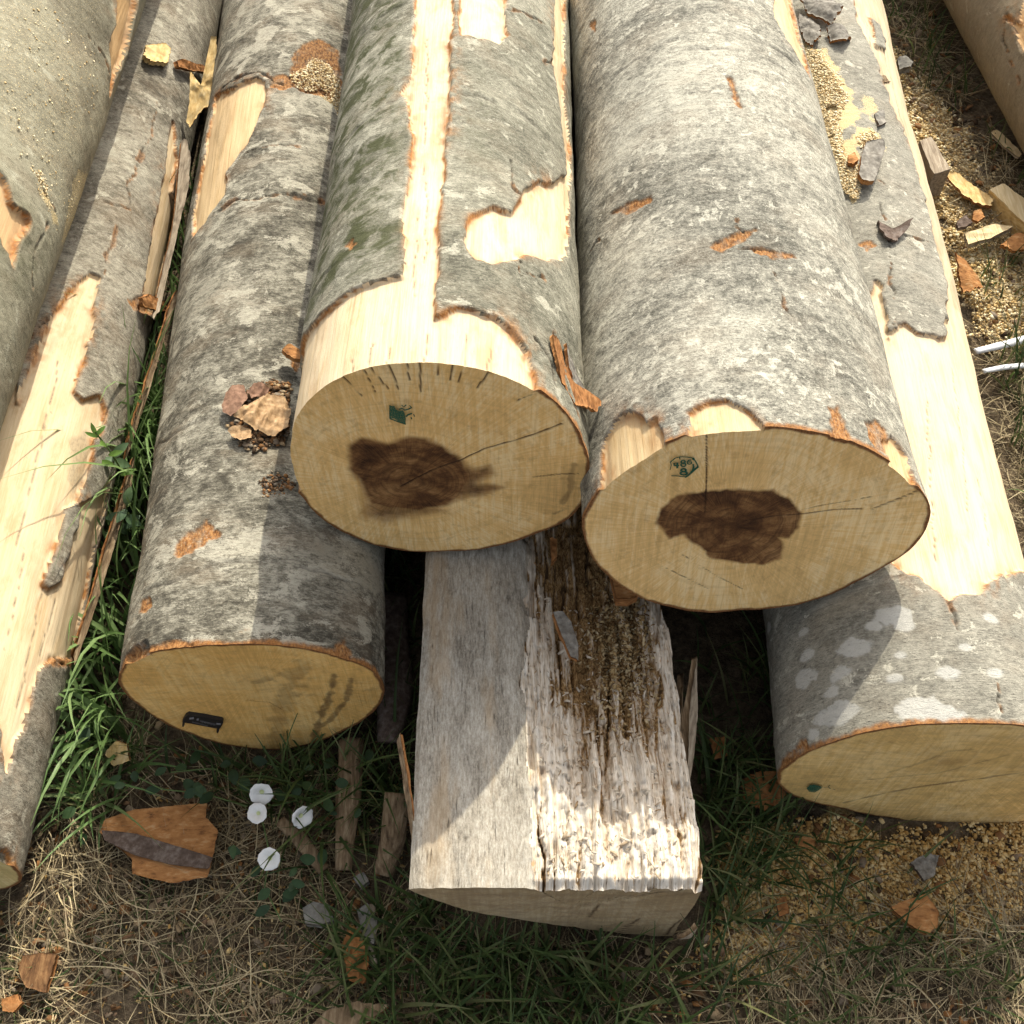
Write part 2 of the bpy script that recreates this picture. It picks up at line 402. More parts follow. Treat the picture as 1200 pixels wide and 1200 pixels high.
def build_log(L, root, mat_b, mat_w, mat_c, peels=(), islands=(), scars=(), cracks=(), darks=(), greens=(), dusts=(), lichens=(), wrinkles=8,
              thick=.006, res=.0024, fine_len=1.3, mid_len=2.4, heart=None, cap_cracks=(), stains=(), ragged=.005, lump=.008, far_peel=None, weath=(), checks=(), dents=(), curl=.004, wr_amp=1.):
    nth = int(2*np.pi*L.rm/res)
    sv = np.concatenate([np.arange(0, fine_len, res*1.05), np.arange(fine_len, mid_len, res*1.9), np.linspace(mid_len, L.len, 40)])
    th = -np.pi+2*np.pi*(np.arange(nth)+.5)/nth
    TH, SV = np.meshgrid(th, sv); TH = TH.ravel(); SV = SV.ravel()
    R = L.R(TH, SV); n = len(R)
    cx, cy = np.sin(TH)*L.rm, np.cos(TH)*L.rm
    sd = L.seed*31
    def N(ku, kv, octv=3, o=0, gain=.5): return fbm(np.stack([cx*ku, cy*ku, SV*kv], 1), octv, sd+o, gain)
    uvc = np.stack([TH*L.rm, SV], 1)
    # --- peel distance field
    rag = (N(62, 56, 2, 1, .5)-.5)*2*ragged+(N(26, 22, 2, 21)-.5)*.007
    d = np.full(n, .06)
    for p in peels: d = np.minimum(d, poly_sd_box(uvc, L.uvp(p), .06))
    for p in islands: d = np.maximum(d, -poly_sd_box(uvc, L.uvp(p), .06))
    d = d+rag
    peel = 1-ss(-.001, .0048, d)
    # --- relief
    lum = (N(5, 2.2, 3, 2)-.5)*2*lump+(N(24, 16, 2, 30)-.5)*.0030
    H = lum.copy()
    barkh = (thick*(.62+.62*N(13, 11, 2, 22)))*(1-peel)
    barkh += np.where(d > 0, np.exp(-np.maximum(d, 0)/.014)*curl*(N(22, 18, 2, 3)), 0)*(1-peel)
    barkh += (N(60, 150, 3, 4, .6)-.5)*.0016*(1-peel)
    H += barkh+(N(160, 5, 3, 5)-.5)*.0014*peel
    rimn = N(80, 60, 2, 6, .5)
    rimw = N(30, 26, 2, 23)
    rim = np.where(d > 0, np.exp(-np.maximum(d-.0012, 0)/(.0008+.0042*rimw**2))*ss(.22, .55, rimn+.10), np.exp(np.minimum(d, 0)/(.001+.010*rimw**2))*.7*ss(.35, .65, rimn))
    gap = N(17, 15, 2, 31)
    wide = ss(.52, .72, N(14, 12, 2, 32))*np.exp(-np.abs(d)/.012)*ss(.40, .62, N(95, 70, 3, 33))*.9
    rim = np.clip(np.maximum(rim*1.5*(.18+.82*ss(.38, .58, gap)), wide)*(np.abs(d) < .05), 0, 1)
    scar = np.zeros(n); dark = np.zeros(n); green = np.zeros(n); dust = np.zeros(n); lich = np.zeros(n); wr = np.zeros(n)
    for p in scars:
        q = poly_sd_box(uvc, L.uvp(p), .03)+rag*.8+(N(55, 90, 3, 36, .6)-.5)*.013
        m = 1-ss(-.0015, .0025, q); scar = np.maximum(scar, m*(.55+.45*ss(.3, .5, rimn))); dark = np.maximum(dark, .5*np.exp(-((q-.001)/.0016)**2)*ss(.45, .6, gap)); H -= m*.0022
        H += m*(N(150, 60, 3, 8)-.5)*.004
    for line, w in checks:
        wv = np.stack([N(40, 40, 2, 34)-.5, N(20, 20, 2, 35)-.5], 1)*.010
        q = line_d(uvc+wv, L.uvp(line)+wv.mean(0)); m = (1-ss(w*.3, w, q))*peel; dark = np.maximum(dark, m*.85); H -= m*.0015
    for line, w in cracks:
        wv = np.stack([N(34, 34, 3, 24)-.5, N(34, 34, 3, 25)-.5], 1)*.022
        q = line_d(uvc+wv, L.uvp(line)+wv.mean(0)); ww = w*(.15+1.5*ss(.3, .75, N(45, 40, 2, 26)))*.75
        m = 1-ss(ww*.35, ww, q); H -= m*.004*(1-peel); dark = np.maximum(dark, m*.9*(1-peel))
        rim = np.maximum(rim, (1-ss(ww*.7, ww*2., q))*.6*ss(.4, .6, rimn)*(1-peel))
        H += np.exp(-(q/(w*3))**2)*.0012
    for p, amt in darks:
        q = poly_sd_box(uvc, L.uvp(p), .05)+rag*1.6
        dark = np.maximum(dark, amt*(1-ss(-.006, .006, q)))
    for p, amt, soft in greens:
        q = poly_sd_box(uvc, L.uvp(p), soft+.02)+rag*2
        green = np.maximum(green, amt*(1-ss(-soft, soft, q)))
    for p, amt, soft in dusts:
        q = poly_sd_box(uvc, L.uvp(p), soft+.02)+rag*2
        dust = np.maximum(dust, amt*(1-ss(-soft, soft*.6, q)))
    for x, y, r in lichens:
        c = L.uvp([(x, y)])[0]
        e = uvc-c; ke = N(90, 90, 3, 9)
        q = np.hypot(e[:, 0]*.75, e[:, 1]*1.2)-r+(ke-.5)*r*1.1
        lich = np.maximum(lich, 1-ss(-.002, .0016, q))
    wn = N(9, 6, 2, 10)
    r2 = np.random.default_rng(sd)
    for k in range(wrinkles):
        s0 = r2.uniform(.03, min(L.len, 2.4)); ph = r2.uniform(0, 7)
        line = s0+.010*np.sin(TH*2+ph)+(wn-.5)*.04+(N(38, 20, 3, 27)-.5)*.016
        amp = ss(.45, .68, np.sin(TH*1.5+ph*3)*.25+wn)*r2.uniform(.3, .9)*ss(.30, .62, N(30, 60, 3, 28))
        q = np.abs(SV-line)
        wr = np.maximum(wr, (1-ss(.0004, .0030, q))*amp*(1-peel)*wr_amp*.8)
        H += (np.exp(-((SV-line-.009)/.007)**2)*.0015-np.exp(-((SV-line)/.0025)**2)*.0015)*amp*(1-peel)
    for p, amt in weath:
        q = poly_sd_box(uvc, L.uvp(p), .05)+rag*3
        green = np.where(peel > .3, np.maximum(green, amt*(1-ss(-.012, .012, q))), green)
    wash = np.exp(np.minimum(d, 0)/.016)*ss(.35, .65, N(30, 12, 3, 37))*.75
    green = np.where(peel > .3, np.maximum(green, wash), green)
    # ragged burr along the saw cut
    for th0, s0, amt in dents: H -= amt*np.exp(-((TH-th0)/.42)**2)*ss(s0, s0+.10, SV)
    if nth:
        first = SV < .012
        bur = N(80, 40, 3, 12)
        rim = np.where(first, np.maximum(rim, (1-ss(.002, .009, SV+(bur-.5)*.012))*.9*(1-peel)), rim)
    RR = R+H-thick
    V = L.pos(TH, SV, RR)
    F = grid_faces(len(sv), nth, True)[:, ::-1]
    mask = np.stack([peel, rim, scar, dark], 1); mask2 = np.stack([green, dust, lich, wr], 1)
    # uv with a seam at the underside: closing column needs its own copy -> wrap by duplicating the last column
    uv = uvc.copy()
    fm = peel[F].mean(1)
    seam = (F % nth == 0).any(1) & (F % nth == nth-1).any(1)
    # separate seam faces' far vertices
    Vx, Fx, uvx, mx, m2x = V, F.copy(), uv, mask, mask2
    first_col = np.arange(len(sv))*nth
    extra = len(V)+np.arange(len(sv))
    Vx = np.concatenate([V, V[first_col]]); uvx = np.concatenate([uv, uv[first_col]+[2*np.pi*L.rm, 0]])
    mx = np.concatenate([mask, mask[first_col]]); m2x = np.concatenate([mask2, mask2[first_col]])
    sf = Fx[seam]; sf = np.where((sf % nth) == 0, len(V)+sf//nth, sf); Fx[seam] = sf
    isw = fm > .5
    parts = {}
    lab = np.arange(len(Vx)); Fw = Fx[isw]
    for _ in range(400):
        m_ = lab[Fw].min(1); old = lab.copy(); np.minimum.at(lab, Fw, np.repeat(m_[:, None], 4, 1)); lab = lab[lab]
        if (old == lab).all(): break
    fl = np.full(len(Fx), -1); fl[isw] = lab[Fw[:, 0]]
    ids, cnt = np.unique(fl[isw], return_counts=True); big = ids[cnt > 260]
    isw = isw & np.isin(fl, big)
    for nm, sel, mt in [('bark', ~isw, mat_b)]+[('bare_wood', fl == b_, mat_w) for b_ in big]:
        if sel.sum() < 4: continue
        v, f, u, a, b = compact(Vx, Fx[sel], uvx, mx, m2x)
        parts[nm] = mesh(nm, v, f, mt, root, u, {'mask': a, 'mask2': b})
    # --- cut end
    K = 120
    Rend = RR[:nth]; fr = np.linspace(0, 1, K)
    x = (np.sin(th)*Rend)[None, :]*fr[:, None]; z = (np.cos(th)*Rend)[None, :]*fr[:, None]
    xy = np.stack([x.ravel(), z.ravel()], 1)
    rr = (Rend[None, :]*(1-fr[:, None])).ravel()
    pe = np.tile(peel[:nth], K)
    cn = fbm(np.concatenate([xy*60, np.zeros((len(xy), 1))], 1), 3, sd+40)
    bw = thick*.75
    rimc = (1-ss(bw*.6, bw*1.3, rr+(cn-.5)*.005))*(1-pe)
    hm = np.zeros(len(xy)); ck = np.zeros(len(xy)); st = np.zeros(len(xy))
    if heart is not None:
        for poly, soft, amt in heart:
            q = poly_sd(xy, L.cap_xy(poly))+(cn-.5)*.008
            hm = np.maximum(hm, amt*(1-ss(-soft, soft, q)))
    dep = np.zeros(len(xy))
    for line, w in cap_cracks:
        q = line_d(xy, L.cap_xy(line))+np.abs(cn-.5)*.002
        m = 1-ss(w*.4, w, q); ck = np.maximum(ck, m); dep += m*.002
    for line, w, amt in stains:
        q = line_d(xy, L.cap_xy(line))+(cn-.5)*w*1.6
        st = np.maximum(st, amt*(1-ss(w*.3, w, q)))
    ridge = (fbm(np.stack([xy[:, 0]*12+xy[:, 1]*20, xy[:, 1]*3, xy[:, 0]*0], 1), 3, sd+50)-.5)*.004*ss(0, .03, rr)
    V = L.cap_pt(xy)+(dep+ridge)[:, None]*L.a
    F = grid_faces(K, nth, True)
    cap = mesh('cut_end', V, F, mat_c, root, xy, {'mask': np.stack([hm, ck, rimc, st], 1)})
    # far end, plain
    last = RR[-nth:]
    Vf = np.concatenate([L.pos(th, np.full(nth, L.len), last), (L.P0+L.a*L.len)[None]])
    Ff = np.stack([np.arange(nth), (np.arange(nth)+1) % nth, np.full(nth, nth)], 1)
    uvf = np.concatenate([np.stack([np.sin(th)*last, np.cos(th)*last], 1), [[0, 0]]])
    fe = mesh('cut_end', Vf, Ff[:, ::-1], mat_c, root, uvf, {'mask': np.zeros((nth+1, 4))})
    return parts, cap

# traced cut-end outlines (pixels of the photograph)
OUT_A = [(340,520),(345,490),(360,466),(390,443),(430,426),(470,419),(510,418),(550,423),(590,435),(620,449),(645,466),(664,490),(677,520),(683,560),(678,590),(660,610),(620,628),(580,641),(530,648),(480,648),(440,640),(400,624),(370,602),(352,575),(343,548)]
OUT_B = [(682,610),(690,590),(708,567),(735,545),(765,527),(800,512),(840,505),(880,503),(920,504),(960,510),(1000,521),(1040,540),(1070,563),(1087,585),(1092,603),(1085,625),(1068,645),(1040,664),(1000,686),(960,702),(920,712),(870,718),(820,719),(780,711),(745,697),(718,679),(698,655),(686,632)]
OUT_C = [(136,797),(142,785),(158,772),(190,762),(230,757),(275,755),(320,756),(360,761),(400,770),(430,781),(447,797),(449,812),(440,830),(425,845),(400,858),(370,870),(330,878),(300,878),(260,872),(225,861),(195,848),(165,829),(145,812)]
OUT_D = [(915,915),(920,900),(935,888),(960,876),(1000,862),(1050,852),(1110,848),(1160,848),(1200,850),(1240,863),(1270,885),(1282,905),(1270,930),(1240,950),(1200,964),(1150,966),(1100,965),(1040,958),(990,948),(950,940),(925,930)]

LC = Log((-.374,.626,.187), (-.498,3.123,.189), .187, .189, 4.0, OUT_C, 3)
LA = Log((-.0993,.8217,.499), (-.093,3.30,.32), .1908, .219, 3.9, OUT_A, 5, .45, -5)
LB = Log((.3195,.759,.434), (.3165,3.26,.372), .2203, .194, 4.1, OUT_B, 8, .8, 11)
LD = Log((.5775,.5200,.170), (.660,3.02,.176), .1965, .198, 4.3, OUT_D, 13)
LE = Log((-.817,.405,.140), (-.835,2.905,.140), .140, .140, 4.0, None, 17)
LG = Log((-.948,.55,.445), (-.905,3.0,.445), .200, .200, 3.6, None, 21)
LH = Log((1.330,1.20,.160), (1.100,3.69,.160), .160, .160, 3.4, None, 25)

GRP = 'felled logs in the pile'
def log_root(L, label):
    return tag(empty('log', (0, 0, 0)), label, 'log', GRP)

# ---- log A: top, middle
rA = log_root(LA, 'upper log with a long pale stripe of missing bark and a dark stained end')
peelsA = [
 [(488,-30),(486,60),(482,92),(473,108),(479,128),(484,160),(480,200),(474,250),(476,300),(471,322),(440,331),(408,344),(374,374),('t',-78,.16),('t',-100,.15),('t',-110,-.03),(345,500,'e'),(500,420,'e'),(634,458,'e'),(627,440),(617,408),(602,386),(578,370),(552,362),(526,364),(507,372),(505,345),(511,300),(513,250),(519,200),(524,130),(528,60),(532,-30)],
 [(538,-30),(590,-30),(592,40),(584,52),(561,45),(541,43)],
 [(548,266),(555,250),(578,243),(603,248),(612,235),(617,222),(638,214),(652,216),(664,205),('t',62,.80),('t',75,.62),(664,300),(642,304),(620,297),(602,300),(580,306),(560,300),(549,286)],
 [('t',55,2.2),('t',75,2.2),('t',85,1.15),('t',72,1.05),(662,180),(655,110),(650,70),(652,0)],
]
mA = bark_mat('bark_upper_left', (.085,.083,.068), (.215,.21,.178), (.37,.36,.315), 1, .42, (.47,.46,.41), (20,46), .5, (150,330), 1.35)
wA = wood_mat('bare_wood_upper_left', (.60,.40,.18), (.88,.76,.52), 1, .35)
cA = cut_mat('cut_end_upper_left', (.84,.545,.21), (.93,.70,.36), LA.cap_xy([(478,565)])[0], 1, 0, .75)
heartA = [([(411,523),(425,515),(455,521),(480,513),(500,516),(520,525),(540,542),(552,560),(545,575),(520,592),(490,598),(455,596),(436,590),(428,572),(412,550)], .013, 1.0),
          ([(540,543),(556,548),(575,545),(580,556),(562,566),(590,572),(570,580),(540,584),(520,590),(520,560)], .014, .62),
          ([(428,575),(425,605),(450,612),(480,606),(520,598),(480,580)], .022, .55)]
crA = [([(430,426),(455,456)],.0016),([(455,424),(467,456)],.0018),([(476,421),(480,446)],.0014),([(492,420),(493,459)],.0018),([(515,420),(513,440)],.0014),([(532,421),(527,446)],.0013),([(546,424),(537,448)],.0013),([(577,432),(559,455)],.0018),
       ([(400,440),(424,465)],.0015),([(425,430),(440,460)],.0012),([(470,570),(505,552),(540,540),(568,527),(600,518),(632,507),(658,497)],.0022),([(625,560),(652,557),(678,556)],.0016),([(622,463),(606,470)],.0014)]
crackA = [([(601,190),(604,220),(617,230)],.004),([(612,305),(611,322),(620,318),(636,326)],.004),([(655,50),(660,70),(640,75)],.005),([(650,395),(655,430),(664,460),(672,485)],.006),([(628,395),(640,410),(652,455)],.004),([(540,-5),(580,10),(640,30)],.003)]
_, capA = build_log(LA, rA, mA, wA, cA, peelsA, cracks=crackA, heart=heartA, cap_cracks=crA, checks=[([(430,425),(432,405),(436,396)],.0014),([(452,421),(453,400)],.0014),([(497,417),(499,396),(500,384)],.0014),([(520,419),(522,400)],.0012),([(545,421),(547,398),(548,385)],.0014),([(575,428),(576,404)],.0016),([(410,432),(412,412)],.0012),([(500,40),(498,120),(495,200)],.0010),([(488,250),(485,340)],.0010),([(500,200),(497,300)],.0009)], stains=[([(672,545),(668,575),(660,590)],.006,.5),([(650,602),(660,598)],.004,.6)],
   scars=[[(406,286),(412,280),(416,286),(410,292)]], greens=[([('t',-115,.18),('t',-115,2.6),(470,-60),(478,60),(470,150),(474,230),(470,290),(420,318)], 1.0, .03), ([(530,80),(560,80),(600,160),(560,200),(530,170)],.25,.03)], wrinkles=11)
# ---- log B: top, right
rB = log_root(LB, 'broad upper log in pale speckled bark with a green hexagon stamp on its end')
peelsB = [
 [(703,572,'e'),(706,535),(709,515),(720,497),(738,484),(748,486),(756,498),(768,492),(773,508),(779,522,'e')],
 [(805,512,'e'),(812,486),(832,471),(852,470),(870,478),(884,492),(910,505,'e')],
 [(1048,545,'e'),(1036,520),(1046,514),(1062,535),(1066,556,'e')],
 [(905,-40),(945,-40),('t',75,2.3),('t',80,1.8),(950,90),(938,70),(925,45),(912,20)],
]
scB = [[(718,251),(738,236),(766,227),(763,238),(736,251)],[(827,291),(850,278),(886,267),(872,281),(846,293)],[(870,291),(900,290),(930,298),(905,300)],[(855,88),(864,100),(870,124),(860,115)],[(692,28),(697,26),(698,36),(693,36)],[(972,520),(971,482),(980,478),(988,500),(996,516)],[(1016,515),(1013,495),(1026,490),(1038,505),(1042,535),(1028,528)]]
mB = bark_mat('bark_upper_right', (.11,.108,.098), (.29,.282,.258), (.48,.468,.43), 2, .45, (.60,.585,.54), (44,80), .6, (170,270), 1.75)
wB = wood_mat('bare_wood_upper_right', (.55,.33,.13), (.85,.70,.42), 2, .6)
cB = cut_mat('cut_end_upper_right', (.81,.53,.21), (.91,.68,.35), LB.cap_xy([(855,618)])[0], 2, 0, -.55)
heartB = [([(771,612),(776,596),(795,581),(825,576),(870,574),(905,575),(925,586),(938,600),(935,618),(924,629),(911,629),(917,642),(914,654),(895,660),(862,658),(832,652),(820,640),(802,626),(785,630)], .006, 1.0)]
crB = [([(828,507),(828,560),(826,600)],.0016),([(872,610),(910,604),(940,602),(980,598),(1010,597)],.0016),([(1022,597),(1055,585),(1078,574)],.0014),([(940,597),(975,591),(1020,583)],.001),([(800,650),(840,675),(870,690)],.0008),([(770,660),(830,690)],.0008)]
build_res = build_log(LB, rB, mB, wB, cB, peelsB, scars=scB, heart=heartB, cap_cracks=crB, cracks=[([(862,255),(862,268),(872,273)],.002),([(910,320),(915,350),(928,372)],.002),([(868,290),(905,295),(935,300)],.002),([(692,300),(700,285),(715,280)],.002)],
   darks=[([(700,298),(712,280),(718,284),(706,300)],.5)], wrinkles=13, wr_amp=.7, curl=.003)
capB = build_res[1]
# ---- log C: bottom, left
rC = log_root(LC, 'mottled brown log on the ground with a black plastic tag on its lower cut end')
peelsC = [[(272,104),(284,95),(300,91),(310,95),(311,116),(304,132),(296,150),(290,166),(276,183),(263,200),(260,228),(240,256),(226,276),(226,250),(238,190),(246,140),(252,112)],
          [(150,800,'e'),(152,772),(163,760),(172,757),(176,775,'e')]]
scC = [[(337,96),(345,60),(358,48),(374,45),(396,58),(402,118),(385,116),(370,110),(350,106)],[(318,92),(336,88),(346,100),(330,106),(316,102)],[(203,651),(206,638),(220,624),(234,620),(242,611),(258,628),(242,634),(228,646),(210,656)],[(162,718),(166,704),(174,699),(180,708),(173,722)],[(138,795,'e'),(144,776),(160,762),(182,757),(205,753),(240,757),(200,775,'e')],[(383,772,'e'),(392,756),(404,750),(412,766),(418,790,'e')],[(275,740),(292,734),(298,738),(284,743)],[(340,425),(345,418),(352,424),(347,432)]]
mC = bark_mat('bark_lower_left', (.062,.057,.048), (.175,.165,.142), (.35,.335,.295), 3, .80, (.48,.46,.41), (15,34), .75, (100,360), 1.9, .2, wmd=.30)
wC = wood_mat('bare_wood_lower_left', (.64,.42,.19), (.86,.68,.40), 3, .15)
cC = cut_mat('cut_end_lower_left', (.80,.48,.145), (.89,.61,.24), LC.cap_xy([(300,800)])[0], 3, .15, .5)
_, capC = build_log(LC, rC, mC, wC, cC, peelsC, scars=scC, darks=[([(250,150),(262,120),(268,132),(252,200)],.3),([(300,572),(312,556),(330,555),(345,570),(330,582),(310,580)],.55),([(345,230),(362,228),(372,244),(362,252),(350,246)],.6),([(335,98),(345,55),(372,46),(396,60),(398,118),(372,108),(350,112)],.6)],
   cracks=[([(252,248),(268,237),(300,234),(340,230),(375,236)],.006),([(285,182),(312,174),(350,172)],.003),([(250,120),(262,100),(285,86),(305,84),(330,100)],.006)],
   stains=[([(392,790),(385,820),(372,850),(366,874)],.007,.75),([(412,795),(406,822),(386,845),(372,852)],.006,.7),([(300,800),(330,790),(345,797)],.008,.35),([(352,780),(330,830),(322,872)],.02,.35)], cap_cracks=[([(288,822),(315,824),(330,832)],.0012)],
   dusts=[([(335,98),(345,55),(372,46),(396,60),(400,118),(372,108),(350,112)],.25,.02)], wrinkles=12)
# ---- log D: bottom, right
rD = log_root(LD, 'right log on the ground with wide bare pale flank and white lichen blotches')
peelsD = [[(1030,330),(1042,410),(1046,386),(1060,380),(1076,388),(1092,394),(1109,394),(1112,375),(1112,342),(1107,318),(1095,276),(1083,226),(1073,188),(1060,150),(1046,125),(1036,96),(1024,60),(1008,30),(992,-40),('t',100,2.7),('t',140,1.5),('t',110,.25),(1197,662),(1188,672),(1172,674),(1156,685),(1150,699),(1126,697),(1112,701),(1100,690),(1080,680),(1060,668),(1030,640),(990,560),(990,420)]]
islD = [[(1030,330),(1042,412),(1046,386),(1060,380),(1076,388),(1092,394),(1109,394),(1112,375),(1104,342),(1060,300)]]
mD = bark_mat('bark_lower_right', (.125,.12,.108), (.285,.275,.25), (.42,.405,.37), 4, .35, (.58,.56,.51), (34,70), .4, (130,330), 1.15)
wD = wood_mat('bare_wood_lower_right', (.66,.48,.24), (.88,.77,.54), 4, .28)
cD = cut_mat('cut_end_lower_right', (.76,.515,.19), (.87,.64,.29), LD.cap_xy([(1112,893)])[0], 4, .25, 1.35, 200)
lichD = [(1078,830,.020),(1048,795,.008),(1110,789,.011),(1055,768,.006),(985,836,.020),(965,842,.014),(945,795,.016),(947,768,.010),(943,741,.008),(1045,724,.018),(1025,735,.010),(1058,735,.010),(1160,725,.008),(1110,838,.014),(1000,760,.016),(985,790,.012),(955,860,.010),(1165,790,.008),(975,812,.010),(900,735,.010),(1130,760,.006)]
_, capD = build_log(LD, rD, mD, wD, cD, peelsD, [[(1048,160),(1060,158),(1072,190),(1062,196)],[(1020,20),(1034,30),(1040,60),(1026,52)]], ragged=.009, lichens=lichD, dents=[(-.68,.16,.024)], checks=[([(1030,30),(1050,100),(1075,190)],.0012),([(1015,20),(1030,80)],.0012),([(1080,220),(1096,300)],.0012),([(1120,430),(1130,520),(1136,600)],.0010),([(1085,450),(1092,560),(1098,660)],.0009),([(1150,560),(1165,640)],.001)], weath=[([(962,-40),(985,30),(1008,96),(1038,150),(1080,276),(1104,342),(1135,380),('t',80,1.1),('t',100,2.7)],1.0),([(1080,480),(1100,470),(1140,560),(1120,600),(1095,560)],.15)], cracks=[([(1047,380),(1046,350),(1043,310),(1040,280),(1035,240)],.0025),([(1112,700),(1116,720),(1122,745)],.003),([(1030,210),(1036,214)],.003),([(1060,275),(1085,283),(1100,292)],.003),([(1165,800),(1170,815),(1175,835)],.002)],
   scars=[[(1008,285),(1022,281),(1030,286),(1016,291)],[(918,895),(925,880),(945,870),(948,876),(932,888),(924,902,'e')]],
   dusts=[([(930,40),(960,55),(985,80),(1000,110),(1010,140),(992,160),(985,165),(1005,150),(1035,160),(1040,178),(1010,175),(1005,220),(1000,235),(960,180)],.95,.015),([(1000,120),(1020,108),(1035,135),(1020,150)],.6,.015)],
   stains=[([(990,940),(1060,925),(1120,915),(1200,905)],.004,.6),([(1040,905),(1080,893),(1110,880),(1140,878)],.004,.3),([(1000,915),(1100,905),(1180,885)],.003,.3)], cap_cracks=[([(1030,930),(1080,921),(1110,917)],.0014)], wrinkles=7, heart=[([(1085,895),(1110,888),(1140,890),(1120,900)],.02,.25)])
# ---- log E: far left, thin
rE = log_root(LE, 'thin log at the far left with a long sunlit strip of bare wood')
peelsE = [[(62,372),(80,345),(92,334),(105,322),(116,326),(110,350),(108,380),(98,420),(90,440),(87,460),(96,472),(115,466),(121,482),(117,502),(108,515),(106,540),(96,575),(93,590),(110,585),(128,562),(122,600),(112,640),(104,690),(88,772),(62,770),(46,780),(28,850),(8,905),('t',-12,.55),('t',-75,.50),('t',-85,.9),('t',-60,1.2),(20,470),(40,420)],
          [(0,1010,'e'),(2,998),(10,996),(15,1004),(16,1015,'e')],
          [('t',66,1.5),(208,190),(200,225),(205,262),(200,300),(190,345),(182,370),('t',78,1.0)],]
islE = [[(92,588),(78,600),(64,640),(57,662),(50,680),(57,690),(72,684),(84,655),(92,625),(97,600)]]
mE = bark_mat('bark_far_left', (.10,.09,.074), (.25,.23,.198), (.39,.37,.325), 5, .40, (.46,.44,.39), (20,40), .8, (120,260), 1.5, .2, wmd=.30)
wE = wood_mat('bare_wood_far_left', (.62,.42,.19), (.88,.75,.50), 5, .42, (.42,.22,.08))
cE = cut_mat('cut_end_far_left', (.62,.50,.22), (.74,.62,.32), (0, 0), 5)
build_log(LE, rE, mE, wE, cE, peelsE, islE, checks=[([(60,480),(40,560),(20,640)],.0012),([(70,420),(52,500)],.001),([(30,640),(10,760)],.001),([(62,650),(40,760),(22,830)],.0016),([(70,700),(52,770)],.0014)], cracks=[([(183,120),(180,150),(165,180),(160,200),(150,215),(151,240)],.003),([(135,265),(127,300),(122,325)],.0035),([(118,238),(135,240),(152,246)],.003),([(60,770),(75,778),(88,774)],.004),([(32,400),(52,380),(66,362)],.003)],
   scars=[[(150,352),(168,346),(178,352),(176,370),(166,366),(155,362)],[(62,772),(85,770),(84,782),(64,780)]], darks=[([(160,95),(172,88),(185,93),(183,105),(168,106)],.45),([(84,515),(104,505),(104,560),(88,580),(82,560)],.55)],
   weath=[([(110,585),(128,562),(122,600),(112,640),(104,690),(88,772),(66,740),(75,690)],.7)], res=.0030, fine_len=1.9, mid_len=2.9, wrinkles=6, thick=.007)
# ---- log G: upper left, on top
rG = log_root(LG, 'smooth olive log on the thin log in the upper left corner, torn curling bark')
peelsG = [[('t',20,.93),(-6,195),(6,212),(11,238),(30,252),(33,262),(20,282),(17,300),(12,312),('t',22,.80),('t',5,.78),('t',5,.95)],
          [(134,-30),(168,-30),('t',62,2.2),('t',66,1.75),(148,60),(134,92),(127,110),(128,60),(136,18)]]
mG = bark_mat('bark_olive_smooth', (.135,.125,.095), (.265,.25,.198), (.37,.355,.29), 6, .25, (.42,.41,.35), (20,40), .5, (80,130), 1.0, .1, (2,3), .8)
wG = wood_mat('bare_wood_upper_corner', (.50,.27,.10), (.78,.55,.28), 6, .6)
build_log(LG, rG, mG, wG, cE, peelsG, cracks=[([(103,40),(118,60),(126,90)],.004),([(54,262),(40,290),(34,315),(34,330)],.005),([(38,200),(52,225),(64,250)],.003)],
   dusts=[([('t',-20,.8),('t',-20,2.5),(130,-20),(110,120),(90,210),(70,260),(30,180)],.30,.03),([(35,195),(48,200),(62,240),(70,270),(60,265),(48,230)],.62,.012),([(90,190),(105,200),(80,280),(66,300)],.5,.012)], greens=[([('t',-30,.2),('t',40,.2),(60,300),(20,230),('t',-30,1.0)],.4,.03)],
   darks=[([(50,-20),(128,-20),(132,30),(120,80),(95,60),(70,40)],.45),([(90,80),(118,110),(100,150),(92,120)],.3)], res=.0030, fine_len=1.9, mid_len=2.8, wrinkles=2, curl=.012, thick=.008)
# ---- log H: upper right corner
rH = log_root(LH, 'brown log lying apart beyond the sawdust and grass in the upper right corner')
peelsH = [[(1180,20),(1188,28),(1200,60),('t',-38,.85),('t',-20,.8),('t',-15,1.2),(1196,30)]]
mH = bark_mat('bark_far_right', (.13,.105,.075), (.225,.19,.145), (.30,.26,.20), 7, .1, (.36,.33,.27), (24,40), .25, (50,120), .7, .3)
build_log(LH, rH, mH, wG, cE, peelsH, cracks=[([(1180,10),(1176,45),(1184,70),(1195,100)],.004)], res=.004, fine_len=1.3, mid_len=2.2, wrinkles=2)

